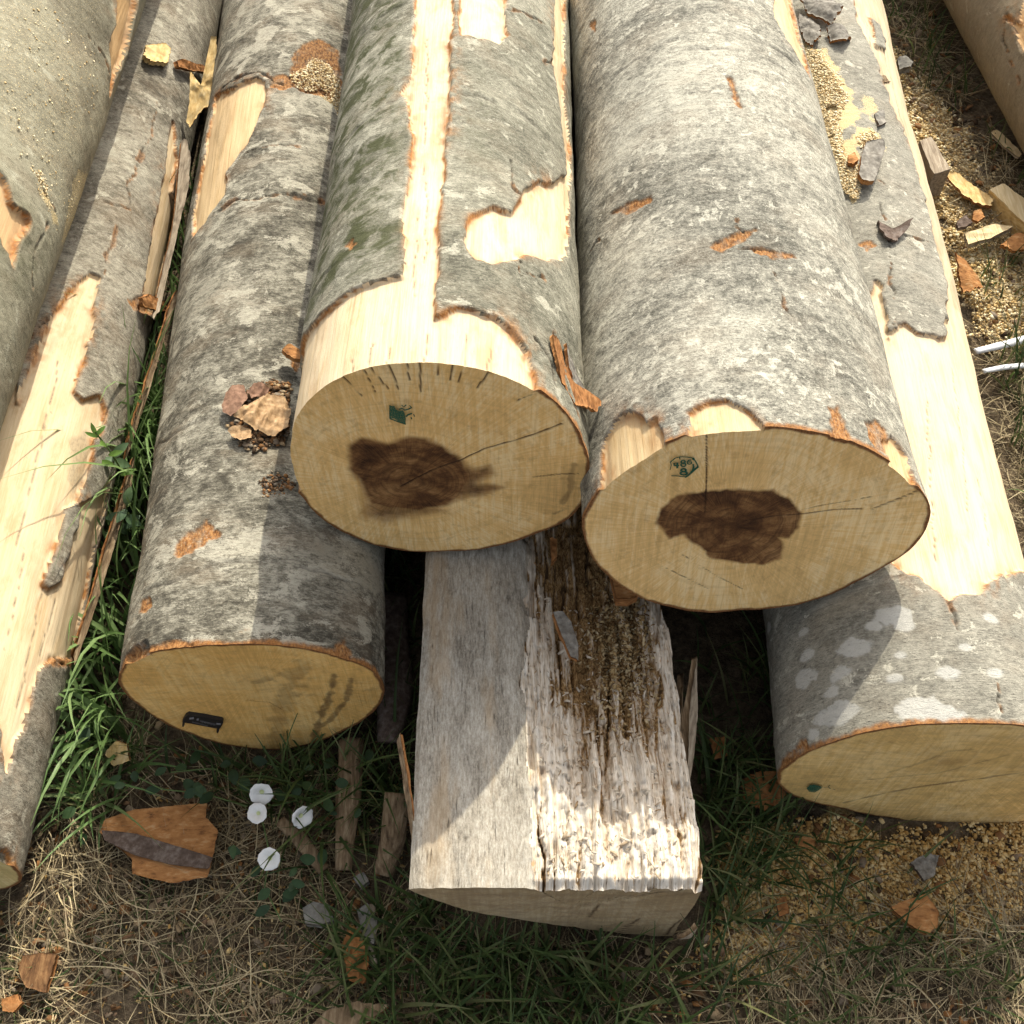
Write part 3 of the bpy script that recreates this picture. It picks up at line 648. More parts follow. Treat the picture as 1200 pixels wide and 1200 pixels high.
# ------------------------------------------------------------------ split log F
FX0, FX1, FY0, FZ = -.128, .240, .347, .262
def build_split():
    root = tag(empty('split_log', (.06, .347, 0)), 'split half log with a flat weathered grey face and a rotten crumbling right side', 'log')
    nx = 190; y = np.concatenate([np.arange(0, .75, .0022), np.linspace(.75, 3.2, 90)]); ny = len(y)
    w = np.linspace(0, 1, nx); W, Y = np.meshgrid(w, y); W = W.ravel(); Y = Y.ravel()
    wob = fbm(np.stack([W*0, Y*7, W*0], 1), 3, 91)-.5
    wob2 = fbm(np.stack([W*0, Y*20, W*0+4], 1), 3, 92)-.5
    xr = FX1-.022*ss(.1, .5, Y)+wob*.02*0+wob2*.010
    X = FX0+(xr-FX0)*W
    X = X+np.where(W < .03, (wob2*.004), 0)
    def N(kx, ky, o, octv=3, g=.55): return fbm(np.stack([X*kx, Y*ky, X*0], 1), octv, 60+o, g)
    edge = .40+.05*wob+.10*ss(.18, .0, Y)*0+(N(40, 16, 1)-.5)*.10       # where the smooth face turns rotten
    rot = ss(edge-.02, edge+.05, W)
    # smooth face
    Z = np.full(len(W), FZ)+.022*ss(.35, 1, W)*ss(.45, 0, Y)-.010*(W-.3)**2+(N(6, 3, 2)-.5)*.008
    scal = N(34, 10, 3, 4, .6)
    terr = np.floor(scal*7)/7+ss(.55, 1, (scal*7) % 1)/7
    Z += (1-rot)*((terr-.5)*.011+(N(240, 22, 4)-.5)*.0016)
    # rotten side
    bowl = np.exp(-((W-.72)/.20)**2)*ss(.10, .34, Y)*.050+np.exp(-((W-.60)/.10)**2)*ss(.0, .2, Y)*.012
    big = N(36, 6, 7, 3)
    def splint(w0, l0, seed):
        """broken fibres: strips along the grain, each snapped into pieces of its own height"""
        xx = X+(N(30, 7, seed)-.5)*w0*2.2+(N(160, 60, seed+1)-.5)*w0*.5
        i_ = np.floor(xx/w0).astype(np.int64); fx_ = xx/w0-i_
        o_ = _h(i_, i_*0+3, i_*0, seed); l_ = l0*(.5+1.3*_h(i_, i_*0+5, i_*0, seed))
        yy = Y+o_*l0+(fx_-.5)*w0*1.5*(o_-.5)+(N(190, 120, seed+2)-.5)*.010
        j_ = np.floor(yy/l_).astype(np.int64); fy_ = yy/l_-j_
        h_ = _h(i_, j_, i_*0+1, seed)
        edge_ = ss(0, .22, fx_)*ss(1, .78, fx_)
        return h_, edge_, fy_
    h1, e1, y1 = splint(.017, .13, 101); h2, e2, y2 = splint(.0085, .07, 111); h3, e3, y3 = splint(.0052, .035, 121)
    low = (h1-.5)*.019*(.3+.7*e1)+(h2-.5)*.012*(.4+.6*e2)+(h3-.5)*.007+(y1-.5)*.005+(big-.5)*.016+(N(300, 120, 12, 2)-.5)*.004
    crev = np.clip((1-e1)*ss(.35, .75, N(26, 9, 13))+.55*(1-e2)*ss(.45, .8, N(40, 14, 14)), 0, 1)
    low = low*(.62+.38*ss(.0, .16, Y))-crev*.010
    Z += rot*(low-bowl-.012*W)
    Z += .012*ss(.93, .99, W)*ss(.2, .3, Y)*rot
    Z -= .02*ss(.96, 1., W)
    Z -= .004*ss(.02, 0, W)
    # uneven cut lip on the right
    Z -= rot*ss(.012, 0, Y)*(.006+.010*N(60, 1, 8))
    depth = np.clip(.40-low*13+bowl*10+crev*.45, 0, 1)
    # belly: shape of the traced cut end
    bpx = ray([(832,1058),(812,1082),(802,1097),(780,1097),(740,1093),(700,1089),(640,1080),(590,1073),(555,1066),(520,1055),(500,1048),(488,1043)])
    bq = EYE+bpx*(FY0/bpx[:, 1])[:, None]; bq[:, 2] = np.maximum(bq[:, 2], -.012)
    cum = np.r_[0, np.cumsum(np.linalg.norm(np.diff(bq, axis=0), axis=1))]; nb = 62; tb_ = np.linspace(0, cum[-1], nb)[1:-1]
    bX = np.interp(tb_, cum, bq[:, 0]); bZ = np.interp(tb_, cum, bq[:, 2])
    rows = Z.reshape(ny, nx); xs = X.reshape(ny, nx)
    V = np.zeros((ny, nx+nb-2, 3)); V[:, :nx, 0] = xs; V[:, :nx, 2] = rows
    zl, zr = rows[:, 0], rows[:, -1]; xl, xrr = xs[:, 0], xs[:, -1]
    fx = (bX-bq[-1, 0])/(bq[0, 0]-bq[-1, 0])
    for k in range(nb-2):
        a = k/(nb-3)
        rough = (fbm(np.stack([np.full(ny, a*22), y*4, y*0], 1), 3, 77)-.5)*.014*math.sin(math.pi*a)
        V[:, nx+k, 0] = xl+(xrr-xl)*fx[k]+rough*.5
        V[:, nx+k, 2] = np.minimum(bZ[k]+rough, (zr*(1-a)+zl*a)-.003)
    V[:, :, 1] = FY0+y[:, None]
    # ends of fibres: cut plane is a little uneven
    V[0, :nx, 1] += (fbm(np.stack([w*30, w*0, w*0], 1), 3, 5)-.5)*.008*ss(.4, .55, w)
    nt = nx+nb-2
    full = V.reshape(-1, 3); F = grid_faces(ny, nt, True)
    per = np.concatenate([[0], np.cumsum(np.linalg.norm(np.diff(V[0], axis=0), axis=1))])
    uv = np.stack([np.tile(per, ny), np.repeat(y, nt)], 1)
    rotg = np.zeros((ny, nt)); rotg[:, :nx] = rot.reshape(ny, nx)
    depg = np.zeros((ny, nt)); depg[:, :nx] = depth.reshape(ny, nx)
    cvg = np.zeros((ny, nt)); cvg[:, :nx] = (crev*rot).reshape(ny, nx)
    colr = np.stack([rotg.ravel(), depg.ravel(), cvg.ravel(), np.ones(ny*nt)], 1)
    cols = F % nt
    isTop = (cols < nx).all(1) & ~((cols == 0).any(1) & (cols == nx-1).any(1))
    fr = rotg.ravel()[F].mean(1)
    belly = ~isTop
    # weathered face material
    t = NT('weathered_split_face'); u = t.uv()
    g1 = t.noise(t.map(u, (330, 70, 1)), 1, 5, .72); g2 = t.noise(t.map(u, (34, 11, 1)), 1, 6, .66, .6); g3 = t.noise(t.map(u, (420, 300, 1)), 1, 4, .7)
    f = t.ma('ADD', t.ma('MULTIPLY', g1, .45), t.ma('ADD', t.ma('MULTIPLY', g2, .35), t.ma('MULTIPLY', g3, .2)))
    col = t.ramp(f, [(.38, (.14, .118, .088)), (.49, (.345, .308, .245)), (.60, (.53, .49, .41))])
    col = t.mix(t.mr(t.noise(t.map(u, (16, 3, 1), (3, 3, 0)), 1, 4, .6), .50, .66, 0, .5), col, (.42, .30, .17))
    ckn = t.noise(t.map(u, (190, 16, 1), (2, 9, 0)), 1, 6, .74)
    col = t.mix(t.mr(ckn, .62, .70, 0, .7), col, (.09, .065, .045))
    t.bsdf(col, .86, t.bump(t.ma('ADD', f, t.ma('MULTIPLY', t.mr(ckn, .60, .70), -.6)), .002, 1.), .2); MF = t.m
    t = NT('rotten_fibrous_wood'); u = t.uv(); ro, de, cv, _ = t.attr('mask')
    g1 = t.noise(t.map(u, (330, 26, 1)), 1, 6, .7); g2 = t.noise(t.map(u, (60, 16, 1)), 1, 5, .65, .8); g3 = t.noise(t.map(u, (420, 220, 1)), 1, 4, .7)
    f = t.ma('ADD', t.ma('MULTIPLY', g1, .5), t.ma('MULTIPLY', g2, .5))
    col = t.ramp(f, [(.36, (.30, .19, .10)), (.47, (.66, .56, .43)), (.58, (.84, .78, .67))])
    brown = t.ramp(g3, [(.34, (.08, .042, .017)), (.5, (.30, .175, .07)), (.66, (.54, .37, .17))])
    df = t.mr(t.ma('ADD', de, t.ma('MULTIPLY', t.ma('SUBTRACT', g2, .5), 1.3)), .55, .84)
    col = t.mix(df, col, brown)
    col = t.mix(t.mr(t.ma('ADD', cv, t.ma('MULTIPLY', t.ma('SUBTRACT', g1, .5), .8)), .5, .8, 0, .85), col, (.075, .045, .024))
    pit = t.noise(t.map(u, (300, 70, 1), (8, 1, 0)), 1, 4, .7)
    col = t.mix(t.mr(pit, .62, .69, 0, .85), col, (.05, .03, .018))
    col = t.mix(t.mr(t.noise(t.map(u, (70, 40, 1), (5, 5, 0)), 1, 4, .6), .66, .72, 0, .7), col, (.45, .22, .07))
    t.bsdf(col, .9, t.bump(t.ma('SUBTRACT', f, t.mr(pit, .60, .7)), .0035, 1.), .15); MR = t.m
    MB_ = bark_mat('bark_split_log', (.10,.085,.07), (.22,.19,.16), (.34,.30,.26), 9, .2)
    dummy = np.zeros((ny*nt, 4))
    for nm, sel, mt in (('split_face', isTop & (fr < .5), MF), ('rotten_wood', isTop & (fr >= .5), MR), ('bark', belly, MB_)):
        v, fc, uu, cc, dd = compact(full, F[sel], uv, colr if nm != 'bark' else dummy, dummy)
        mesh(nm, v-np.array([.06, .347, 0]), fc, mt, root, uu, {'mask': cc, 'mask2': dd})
    # cut end
    ring = V[0]; c = np.array([.08, FY0, .165]); K = 50
    fr_ = np.linspace(0, 1, K)[:, None, None]
    P = c+(ring[None]-c)*fr_; P = P.reshape(-1, 3)
    P[:, 1] = FY0+np.repeat(np.linspace(0, 1, K), nt)**6*(np.tile(ring[:, 1], K)-FY0)
    P[:, 1] += (fbm(np.stack([P[:, 0]*40, P[:, 2]*120, P[:, 0]*0], 1), 3, 8)-.5)*.004*np.repeat(1-np.linspace(0, 1, K)**4, nt)
    xy = np.stack([P[:, 0]-.06, P[:, 2]-.2], 1)
    def pp(px):
        d = ray(px); tt = FY0/d[:, 1]; q = EYE+d*tt[:, None]; return np.stack([q[:, 0]-.06, q[:, 2]-.2], 1)
    ck = np.zeros(len(xy))
    for ln in ([(720,1098),(735,1085),(750,1076)], [(778,1098),(790,1084),(798,1078)], [(690,1075),(700,1062)]):
        ck = np.maximum(ck, 1-ss(.001, .0028, line_d(xy, pp(ln))))
    mk = np.stack([ck*0, ck, ck*0, ck*0], 1)
    mesh('cut_end', P-np.array([.06, .347, 0]), grid_faces(K, nt, True)[:, ::-1], cut_mat('cut_end_split', (.40,.29,.15), (.52,.41,.25), (.05, .1), 9, .55, 1.2, 120, .25), root, xy, {'mask': mk})
    # far end
    ring = V[-1]; n = len(ring); Vf = np.concatenate([ring, ring.mean(0)[None]])
    mesh('cut_end', Vf-np.array([.06, .347, 0]), np.stack([np.arange(n), (np.arange(n)+1) % n, np.full(n, n)], 1), M_GREYWOOD, root)
    return root, (xs, rows, y)
rF, FSURF = build_split()
def f_z(x, yv):
    xs, rows, y = FSURF
    x = np.atleast_1d(x); yv = np.atleast_1d(yv)
    i = np.clip(np.searchsorted(y, yv-FY0), 0, len(y)-1)
    out = np.empty(len(x))
    for k, (a, b) in enumerate(zip(x, i)): out[k] = np.interp(a, xs[b], rows[b])
    return out

# ------------------------------------------------------------------ ground
def g_h(x, y):
    P = np.stack([x, y, x*0], 1)
    fade = np.exp(-np.maximum(np.hypot(x, y-1.5)-4, 0)/6)
    return ((fbm(P*3.1, 3, 200)-.5)*.045-.018)*1.0+((fbm(P*22, 3, 201)-.5)*.014+(fbm(P*70, 2, 202)-.5)*.006)*fade
def axis(lo, hi, step, far):
    c = np.arange(lo, hi, step); e = [hi]; d = step
    while e[-1] < far: d *= 1.25; e.append(e[-1]+d)
    b = [lo]; d = step
    while b[-1] > -far: d *= 1.25; b.append(b[-1]-d)
    return np.array(b[:0:-1]+list(c)+e)
def in_poly(P, poly): return poly_sd(P, poly) < 0
gx = axis(-1.4, 1.9, .009, 60); gy = axis(-.1, 3.6, .009, 60)
GX, GY = np.meshgrid(gx, gy); GX = GX.ravel(); GY = GY.ravel()
def gpoly(px): return gp(px)[:, :2]
SAW_POLYS = [gpoly([(850,985),(900,955),(1000,958),(1210,955),(1330,940),(1330,1090),(1210,1110),(1100,1085),(1010,1100),(900,1130),(840,1115),(832,1060)]),
             gpoly([(1035,40),(1070,70),(1110,130),(1160,200),(1215,260),(1250,420),(1150,400),(1110,320),(1085,230),(1050,120)]),
             gpoly([(1120,270),(1200,270),(1260,330),(1220,380),(1150,380)])]
saw = np.zeros(len(GX)); P2 = np.stack([GX, GY], 1)
gn = fbm(np.stack([GX*14, GY*14, GX*0], 1), 4, 210, .6)
for k, sp in enumerate(SAW_POLYS):
    q = poly_sd_box(P2, sp, .3)+(gn-.5)*.16
    saw = np.maximum(saw, (1-ss(-.04, .03, q)))
GZ = g_h(GX, GY)+saw*.006
t = NT('ground_soil'); v = t.obj(); sa, _, _, _ = t.attr('mask')
n1 = t.noise(t.map(v, (5, 5, 5)), 1, 6, .65); n2 = t.noise(t.map(v, (60, 60, 60)), 1, 5, .7); n3 = t.noise(t.map(v, (260, 260, 260)), 1, 3, .6)
col = t.ramp(t.ma('ADD', t.ma('MULTIPLY', n1, .4), t.ma('MULTIPLY', n2, .6)), [(.36, (.040, .029, .019)), (.5, (.125, .093, .058)), (.62, (.25, .19, .12))])
col = t.mix(t.mr(n3, .58, .7, 0, .5), col, (.24, .19, .12))
sc = t.ramp(t.ma('ADD', t.ma('MULTIPLY', n3, .6), t.ma('MULTIPLY', n2, .4)), [(.36, (.26, .15, .05)), (.5, (.56, .38, .15)), (.62, (.76, .58, .30))])
col = t.mix(t.mr(t.ma('ADD', sa, t.ma('MULTIPLY', t.ma('SUBTRACT', n2, .5), .8)), .35, .65), col, sc)
t.bsdf(col, .95, t.bump(t.ma('ADD', n2, n3), .006, 1.), .1)
mk = np.zeros((len(GX), 4)); mk[:, 0] = saw
gr = mesh('ground', np.stack([GX, GY, GZ], 1), grid_faces(len(gy), len(gx)), t.m, None, None, {'mask': mk})
tag(gr, kind='structure', label='bare brown soil littered with straw and sawdust under the logs')

def log_foot(x, y, k=.72):
    """True where a ground log stands"""
    m = np.zeros(len(x), bool)
    for L in (LC, LD, LE, LH):
        w = np.stack([x-L.P0[0], y-L.P0[1]], 1); a = L.a[:2]/np.linalg.norm(L.a[:2])
        sv = w@a; d = np.abs(w[:, 0]*a[1]-w[:, 1]*a[0])
        m |= (sv > -.005) & (d < L.rm*k)
    m |= (y > FY0-.005) & (x > FX0+.03) & (x < FX1-.01)
    return m

# ------------------------------------------------------------------ vegetation and litter
def blades(n, px_poly=None, base=None, length=(.08, .2), width=(.003, .006), bend=(.3, 1.2), az=None, lean=(.1, .6), seg=6, fold=.35, zoff=0, flat=False, wav=.35):
    if base is None:
        poly = gpoly(px_poly); lo, hi = poly.min(0), poly.max(0); pts = np.zeros((0, 2))
        while len(pts) < n:
            c = rng.uniform(lo, hi, (n*3, 2)); dens = fbm(np.concatenate([c*9, np.zeros((len(c), 1))], 1), 2, 300)
            c = c[in_poly(c, poly) & ~log_foot(c[:, 0], c[:, 1]) & (rng.uniform(0, 1, len(c)) < ss(.3, .6, dens)+.12)]
            pts = np.concatenate([pts, c])
        base = pts[:n]
    n = len(base); z0 = g_h(base[:, 0], base[:, 1])+zoff
    Ln = rng.uniform(*length, n)*rng.uniform(.7, 1, n); W = rng.uniform(*width, n)
    A = rng.uniform(0, 2*np.pi, n) if az is None else rng.normal(az[0], az[1], n)
    le = rng.uniform(*lean, n); bd = rng.uniform(*bend, n)
    t_ = np.linspace(0, 1, seg+1)
    tilt = le[:, None]+bd[:, None]*t_[None, :]**1.3             # angle from vertical
    ds = Ln[:, None]/seg
    hx = np.concatenate([np.zeros((n, 1)), np.cumsum(np.sin(tilt[:, :-1])*ds, 1)], 1)
    hz = np.concatenate([np.zeros((n, 1)), np.cumsum(np.cos(tilt[:, :-1])*ds, 1)], 1)
    curl = rng.normal(0, wav, n)[:, None]*t_[None]**2*Ln[:, None]
    dx, dy = np.cos(A)[:, None], np.sin(A)[:, None]
    cxx = base[:, :1]+hx*dx-curl*dy*.5; cyy = base[:, 1:]+hx*dy+curl*dx*.5; czz = z0[:, None]+hz
    gz = g_h(cxx.ravel(), cyy.ravel()).reshape(czz.shape)+.003
    czz = np.maximum(czz, gz)
    wid = W[:, None]*np.clip(np.minimum(t_*6+.45, 1)*(1-t_**2.2)+.03, 0, 1)[None]
    tw = rng.normal(0, .5, n)[:, None]+rng.normal(0, .8, n)[:, None]*t_
    sx = -dy*np.cos(tw); sy = dx*np.cos(tw); sz = np.sin(tw)
    Ls = []
    for k, o in ((-1, 0), (0, 1), (1, 0)):
        Ls.append(np.stack([cxx+sx*wid*.5*k, cyy+sy*wid*.5*k, czz+sz*wid*.5*k-o*wid*fold*.5], -1))
    V = np.stack(Ls, 2).reshape(n, -1, 3)                        # n,(seg+1)*3
    f = []
    for i in range(seg):
        for j in range(2):
            a = i*3+j; f.append((a, a+1, a+4, a+3))
    f = np.array(f); F = (np.arange(n)[:, None, None]*((seg+1)*3)+f[None]).reshape(-1, 4)
    tint = np.zeros((n, (seg+1)*3, 4)); tint[:, :, 0] = rng.uniform(0, 1, n)[:, None]; tint[:, :, 1] = np.repeat(t_, 3)[None]; tint[..., 3] = 1
    return V.reshape(-1, 3), F, tint.reshape(-1, 4)
def join(parts):
    Vs, Fs, Ts = [], [], []; o = 0
    for V, F, T in parts: Vs.append(V); Fs.append(F+o); Ts.append(T); o += len(V)
    return np.concatenate(Vs), np.concatenate(Fs), np.concatenate(Ts)

M_GRASS = tint_mat('grass_blade', [(.036,.062,.018), (.066,.108,.030), (.11,.155,.045), (.20,.20,.085)], .55, .3, .25)
M_GRASSP = tint_mat('tall_grass_blade', [(.10,.18,.05), (.16,.26,.08), (.24,.34,.13)], .5, .3, .3)
M_STRAW = tint_mat('dry_straw', [(.07,.05,.03), (.19,.14,.075), (.36,.28,.15), (.56,.46,.27), (.30,.23,.14)], .75, .2)
M_SAW = tint_mat('sawdust_chips', [(.40,.22,.07), (.60,.38,.13), (.73,.51,.21), (.84,.67,.36)], .85, .1)
M_LIT = tint_mat('bark_crumbs', [(.045,.03,.02), (.14,.085,.045), (.30,.14,.05), (.24,.20,.15), (.40,.28,.15)], .9, .1)

parts = [
 blades(1150, [(385,1085),(500,1045),(830,1095),(860,1140),(840,1320),(380,1320)], length=(.06,.19), width=(.0035,.007)),
 blades(420, [(815,740),(915,735),(930,985),(880,1060),(835,1110),(815,940)], length=(.07,.20), width=(.003,.006)),
 blades(240, [(420,650),(490,650),(490,1040),(400,1050),(420,880)], length=(.06,.18), width=(.003,.006)),
 blades(260, [(120,860),(300,875),(450,870),(470,960),(400,960),(250,930),(110,930)], length=(.05,.16), width=(.003,.006)),
 blades(70, [(320,900),(480,880),(480,1040),(340,1010)], length=(.14,.30), width=(.003,.006), bend=(.5,1.6)),
 blades(45, [(30,880),(130,860),(140,960),(40,960)], length=(.06,.15), width=(.003,.006)),
 blades(160, [(850,960),(1000,950),(1080,1000),(1050,1130),(860,1130)], length=(.06,.16), width=(.003,.005)),
 blades(420, [(1140,310),(1230,300),(1300,480),(1320,640),(1210,640),(1170,440)], length=(.06,.16), width=(.0025,.005)),
 blades(120, [(1025,-40),(1110,-40),(1200,190),(1200,230),(1130,140),(1060,70)], length=(.05,.14), width=(.003,.006)),
 blades(420, [(830,1120),(1230,1090),(1240,1330),(830,1330)], length=(.05,.13), width=(.002,.005)),
 blades(650, [(-60,1060),(390,1020),(400,1330),(-60,1330)], length=(.02,.07), width=(.0018,.004), lean=(.2,1.)),
]
# broad surroundings beyond the frame
far = np.stack([rng.uniform(-2.6, 3.2, 2600), rng.uniform(-.9, 4.6, 2600)], 1)
outs = (far[:, 0] > .95) & (far[:, 1] < 1.0) | (far[:, 0] < -1.2) | (far[:, 0] > 1.9) | (far[:, 1] < .08)
far = far[outs & ~log_foot(far[:, 0], far[:, 1])]
parts.append(blades(0, base=far, length=(.06,.16), width=(.003,.006)))
V, F, T = join(parts)
tag(mesh('grass', V, F, M_GRASS, None, None, {'tint': T}), 'short dark green grass between and in front of the logs', 'grass', kind='stuff')

# tall pale grass in the slot between the thin log and the mottled log
slot = gpoly([(86,870),(150,760),(172,640),(196,480),(214,300),(222,230),(208,225),(190,350),(160,480),(128,640),(92,780)])
parts = []
def slot_blades(n, px, **kw):
    p = gp(px)[:, :2]; b = p[rng.integers(0, len(p), n)]+rng.normal(0, .022, (n, 2))
    return blades(n, base=b, **kw)
parts.append(slot_blades(60, [(125,800),(118,840),(108,780),(140,740)], length=(.14,.30), width=(.005,.010), bend=(.8,2.3), lean=(.05,.5)))
parts.append(slot_blades(90, [(150,640),(160,600),(146,690)], length=(.16,.32), width=(.004,.008), bend=(.6,2.), lean=(.05,.5)))
parts.append(slot_blades(120, [(165,560),(175,520),(180,480),(190,430)], length=(.18,.38), width=(.004,.008), bend=(.5,2.), lean=(.05,.5)))
parts.append(slot_blades(80, [(200,340),(212,270),(216,240),(205,300)], length=(.10,.26), width=(.003,.006), bend=(.2,1.4), lean=(.05,.4)))
parts.append(slot_blades(26, [(110,930),(120,935),(140,915)], length=(.10,.24), width=(.005,.009), bend=(.8,2.), lean=(.3,.8)))
parts.append(slot_blades(85, [(160,600),(172,560),(180,500),(170,530)], length=(.30,.46), width=(.005,.009), bend=(.9,2.2), lean=(.0,.3), az=(-2.0,1.1)))
parts.append(slot_blades(45, [(128,820),(140,760),(120,860)], length=(.22,.36), width=(.006,.011), bend=(1.2,2.6), lean=(.0,.3), az=(-2.,.9)))
V, F, T = join(parts)
tag(mesh('tall_grass', V, F, M_GRASSP, None, None, {'tint': T}), 'tall pale green grass growing in the slot beside the thin log', 'grass', kind='stuff')

# straw
def straw(n, px, z=(0, .02), length=(.04,.16), width=(.0009,.0022), az=None, base=None):
    return blades(n, px, base, length=length, width=width, bend=(-.3,.4), lean=(1.2,1.6), seg=7, wav=1.1, fold=.5, zoff=rng.uniform(*z), az=az)
parts = []
for k in range(3):
    parts += [straw(760, [(-80,900),(140,860),(420,1000),(420,1330),(-80,1330)], (0,.018)), straw(420, [(420,1060),(840,1090),(840,1330),(420,1330)], (0,.01)),
              straw(700, [(830,1090),(1250,1040),(1260,1330),(830,1330)], (0,.018)), straw(760, [(1020,-60),(1120,-60),(1260,260),(1300,460),(1230,640),(1160,420),(1100,180)], (0,.012)),
              straw(200, [(1150,400),(1230,380),(1290,640),(1205,640)], (0,.014)), straw(160, [(110,860),(480,860),(480,1040),(250,1010)], (0,.012))]
nest = gp([(80,985),(90,1010),(75,1040),(100,1045),(88,970)])[:, :2]
for k in range(3):
    b = nest[rng.integers(0, 5, 60)]+rng.normal(0, .03, (60, 2)); parts.append(straw(60, None, (.004,.03), (.05,.12), az=(-.9,.5), base=b))
far = np.stack([rng.uniform(-2.6, 3.2, 2600), rng.uniform(-.9, 4.6, 2600)], 1)
far = far[((far[:, 0] > .95) & (far[:, 1] < 1.0) | (far[:, 0] < -1.2) | (far[:, 0] > 1.9) | (far[:, 1] < .08)) & ~log_foot(far[:, 0], far[:, 1])]
parts.append(straw(0, None, base=far))
V, F, T = join(parts)
tag(mesh('straw', V, F, M_STRAW, None, None, {'tint': T}), 'dry straw and dead grass stems scattered over the soil', 'straw', kind='stuff')

def chips(P, size=(.002,.008), asp=(.25,.6), tilt=.6, nrm=None):
    """small curved shavings resting at the points P"""
    n = len(P); l = rng.uniform(size[0], size[1], n)*rng.uniform(.5, 1, n); w = l*rng.uniform(*asp, n); a = rng.uniform(0, 2*np.pi, n)
    up = np.tile([0, 0, 1.], (n, 1)) if nrm is None else nrm.copy()
    up = up+rng.normal(0, tilt, (n, 3))*.6; up /= np.linalg.norm(up, axis=1)[:, None]
    ref = np.stack([np.cos(a), np.sin(a), np.zeros(n)], 1)
    ex = ref-up*(ref*up).sum(1)[:, None]; ex /= np.linalg.norm(ex, axis=1)[:, None]; ey = np.cross(up, ex)
    cv = l*rng.uniform(-.1, .35, n); th = w*.28+.0003
    V = []
    for zz in (0, -1):
        for i, sx in enumerate((-1, -.1, 1)):
            for sy in (-1, 1):
                V.append(P+ex*(sx*l/2)[:, None]+ey*(sy*w/2*(1 if i == 1 else .7))[:, None]+up*((cv if i == 1 else 0*cv)+zz*th+th)[:, None])
    V = np.stack(V, 1)                                           # n,12,3
    f = np.array([(0,2,3,1),(2,4,5,3),(6,7,9,8),(8,9,11,10),(0,6,8,2),(2,8,10,4),(1,3,9,7),(3,5,11,9),(0,1,7,6),(4,10,11,5)])
    F = (np.arange(n)[:, None, None]*12+f[None]).reshape(-1, 4)
    T = np.zeros((n, 12, 4)); T[..., 0] = rng.uniform(0, 1, n)[:, None]; T[..., 3] = 1
    return V.reshape(-1, 3), F, T.reshape(-1, 4)
def scatter(n, poly, soft=None):
    lo, hi = poly.min(0)-.05, poly.max(0)+.05
    c = rng.uniform(lo, hi, (n*4, 2)); q = poly_sd(c, poly)+(fbm(np.concatenate([c*14, c[:, :1]*0], 1), 4, 210, .6)-.5)*.16
    c = c[(q < .02) & (rng.uniform(0, 1, len(c)) < 1-ss(-.04, .02, q)+.05)][:n]
    c = c[~log_foot(c[:, 0], c[:, 1], .6)]
    return np.concatenate([c, g_h(c[:, 0], c[:, 1])[:, None]+rng.uniform(.004, .012, (len(c), 1))], 1)
tag(mesh('sawdust', *(lambda p: (p[0], p[1], tint_mat('dry_sawdust', [(.42,.27,.10), (.64,.46,.21), (.76,.61,.34), (.85,.75,.51)], .9, .1), None, None, {'tint': p[2]}))(join([chips(scatter(15000, SAW_POLYS[1]), (.003,.010), (.4,.9), .35), chips(scatter(3500, SAW_POLYS[2]), (.003,.012), (.4,.9), .4)]))), 'pale sunlit sawdust on the ground between the right log and the far log', 'sawdust', kind='stuff')
parts = [chips(scatter(26000, SAW_POLYS[0]), (.002,.010), (.3,.8), .45)]
lit = gpoly([(-60,950),(470,880),(480,1050),(830,1100),(1250,1050),(1250,1330),(-60,1330)])
parts.append(chips(scatter(1300, lit), (.004,.011)))
V, F, T = join(parts)
tag(mesh('sawdust', V, F, M_SAW, None, None, {'tint': T}), 'yellow sawdust and shavings spread over the ground at the lower right', 'sawdust', kind='stuff')
parts = [chips(scatter(2200, lit), (.005,.022), (.3,.8)), chips(scatter(700, SAW_POLYS[0]), (.006,.02), (.3,.8)), chips(scatter(500, gpoly([(1030,0),(1110,0),(1210,220),(1250,420),(1150,400)])), (.006,.025), (.3,.8)),
         chips(scatter(500, gpoly([(90,870),(150,760),(215,300),(225,230),(480,640),(490,1040),(120,930)])), (.006,.02), (.3,.8))]
V, F, T = join(parts)
tag(mesh('bark_litter', V, F, M_LIT, None, None, {'tint': T}), 'small brown crumbs of bark and wood strewn over the soil', 'litter', kind='stuff')

M_SAWL = tint_mat('pale_sawdust', [(.50,.34,.15), (.68,.51,.27), (.79,.66,.41), (.86,.77,.55)], .9, .1)
# sawdust lying on the logs
def log_dust(L, px, n, mat, name, label, heap=.007, size=(.0015,.0052)):
    poly = L.uvp(px); lo, hi = poly.min(0), poly.max(0)
    c = rng.uniform(lo, hi, (n*4, 2)); q = poly_sd(c, poly); pn = fbm(np.concatenate([c*40, c[:, :1]*0], 1), 3, 330)
    k = (q < .004) & (rng.uniform(0, 1, len(c)) < ss(.004, -.008, q)*.95+.05) & (pn > .26); c = c[k][:n]
    th = c[:, 0]/L.rm; nr = L.u*np.sin(th)[:, None]+L.v*np.cos(th)[:, None]
    h = L.R(th, c[:, 1])-.001+rng.uniform(0, 1, len(c))*heap*ss(.0, -.02, poly_sd(c, poly))
    V, F, T = chips(L.pos(th, c[:, 1], h), size, (.4, .9), .3, nr)
    tag(mesh(name, V, F, mat, None, None, {'tint': T}), label, 'sawdust', kind='stuff')
log_dust(LC, [(340,88),(356,78),(368,66),(384,74),(398,92),(401,120),(399,150),(388,125),(368,108),(348,103)], 1700, M_SAWL, 'sawdust', 'heap of pale shavings caught on top of the mottled log')
log_dust(LD, [(940,55),(962,58),(985,90),(996,112),(982,140),(990,180),(1012,200),(1004,235),(985,220),(955,120)], 9000, M_SAWL, 'sawdust', 'sawdust drift along the bark of the right log beside the upper log')
log_dust(LD, [(1002,160),(1022,150),(1034,165),(1026,176),(1006,174)], 800, M_SAWL, 'sawdust', 'small sawdust patch above the loose bark piece on the right log')
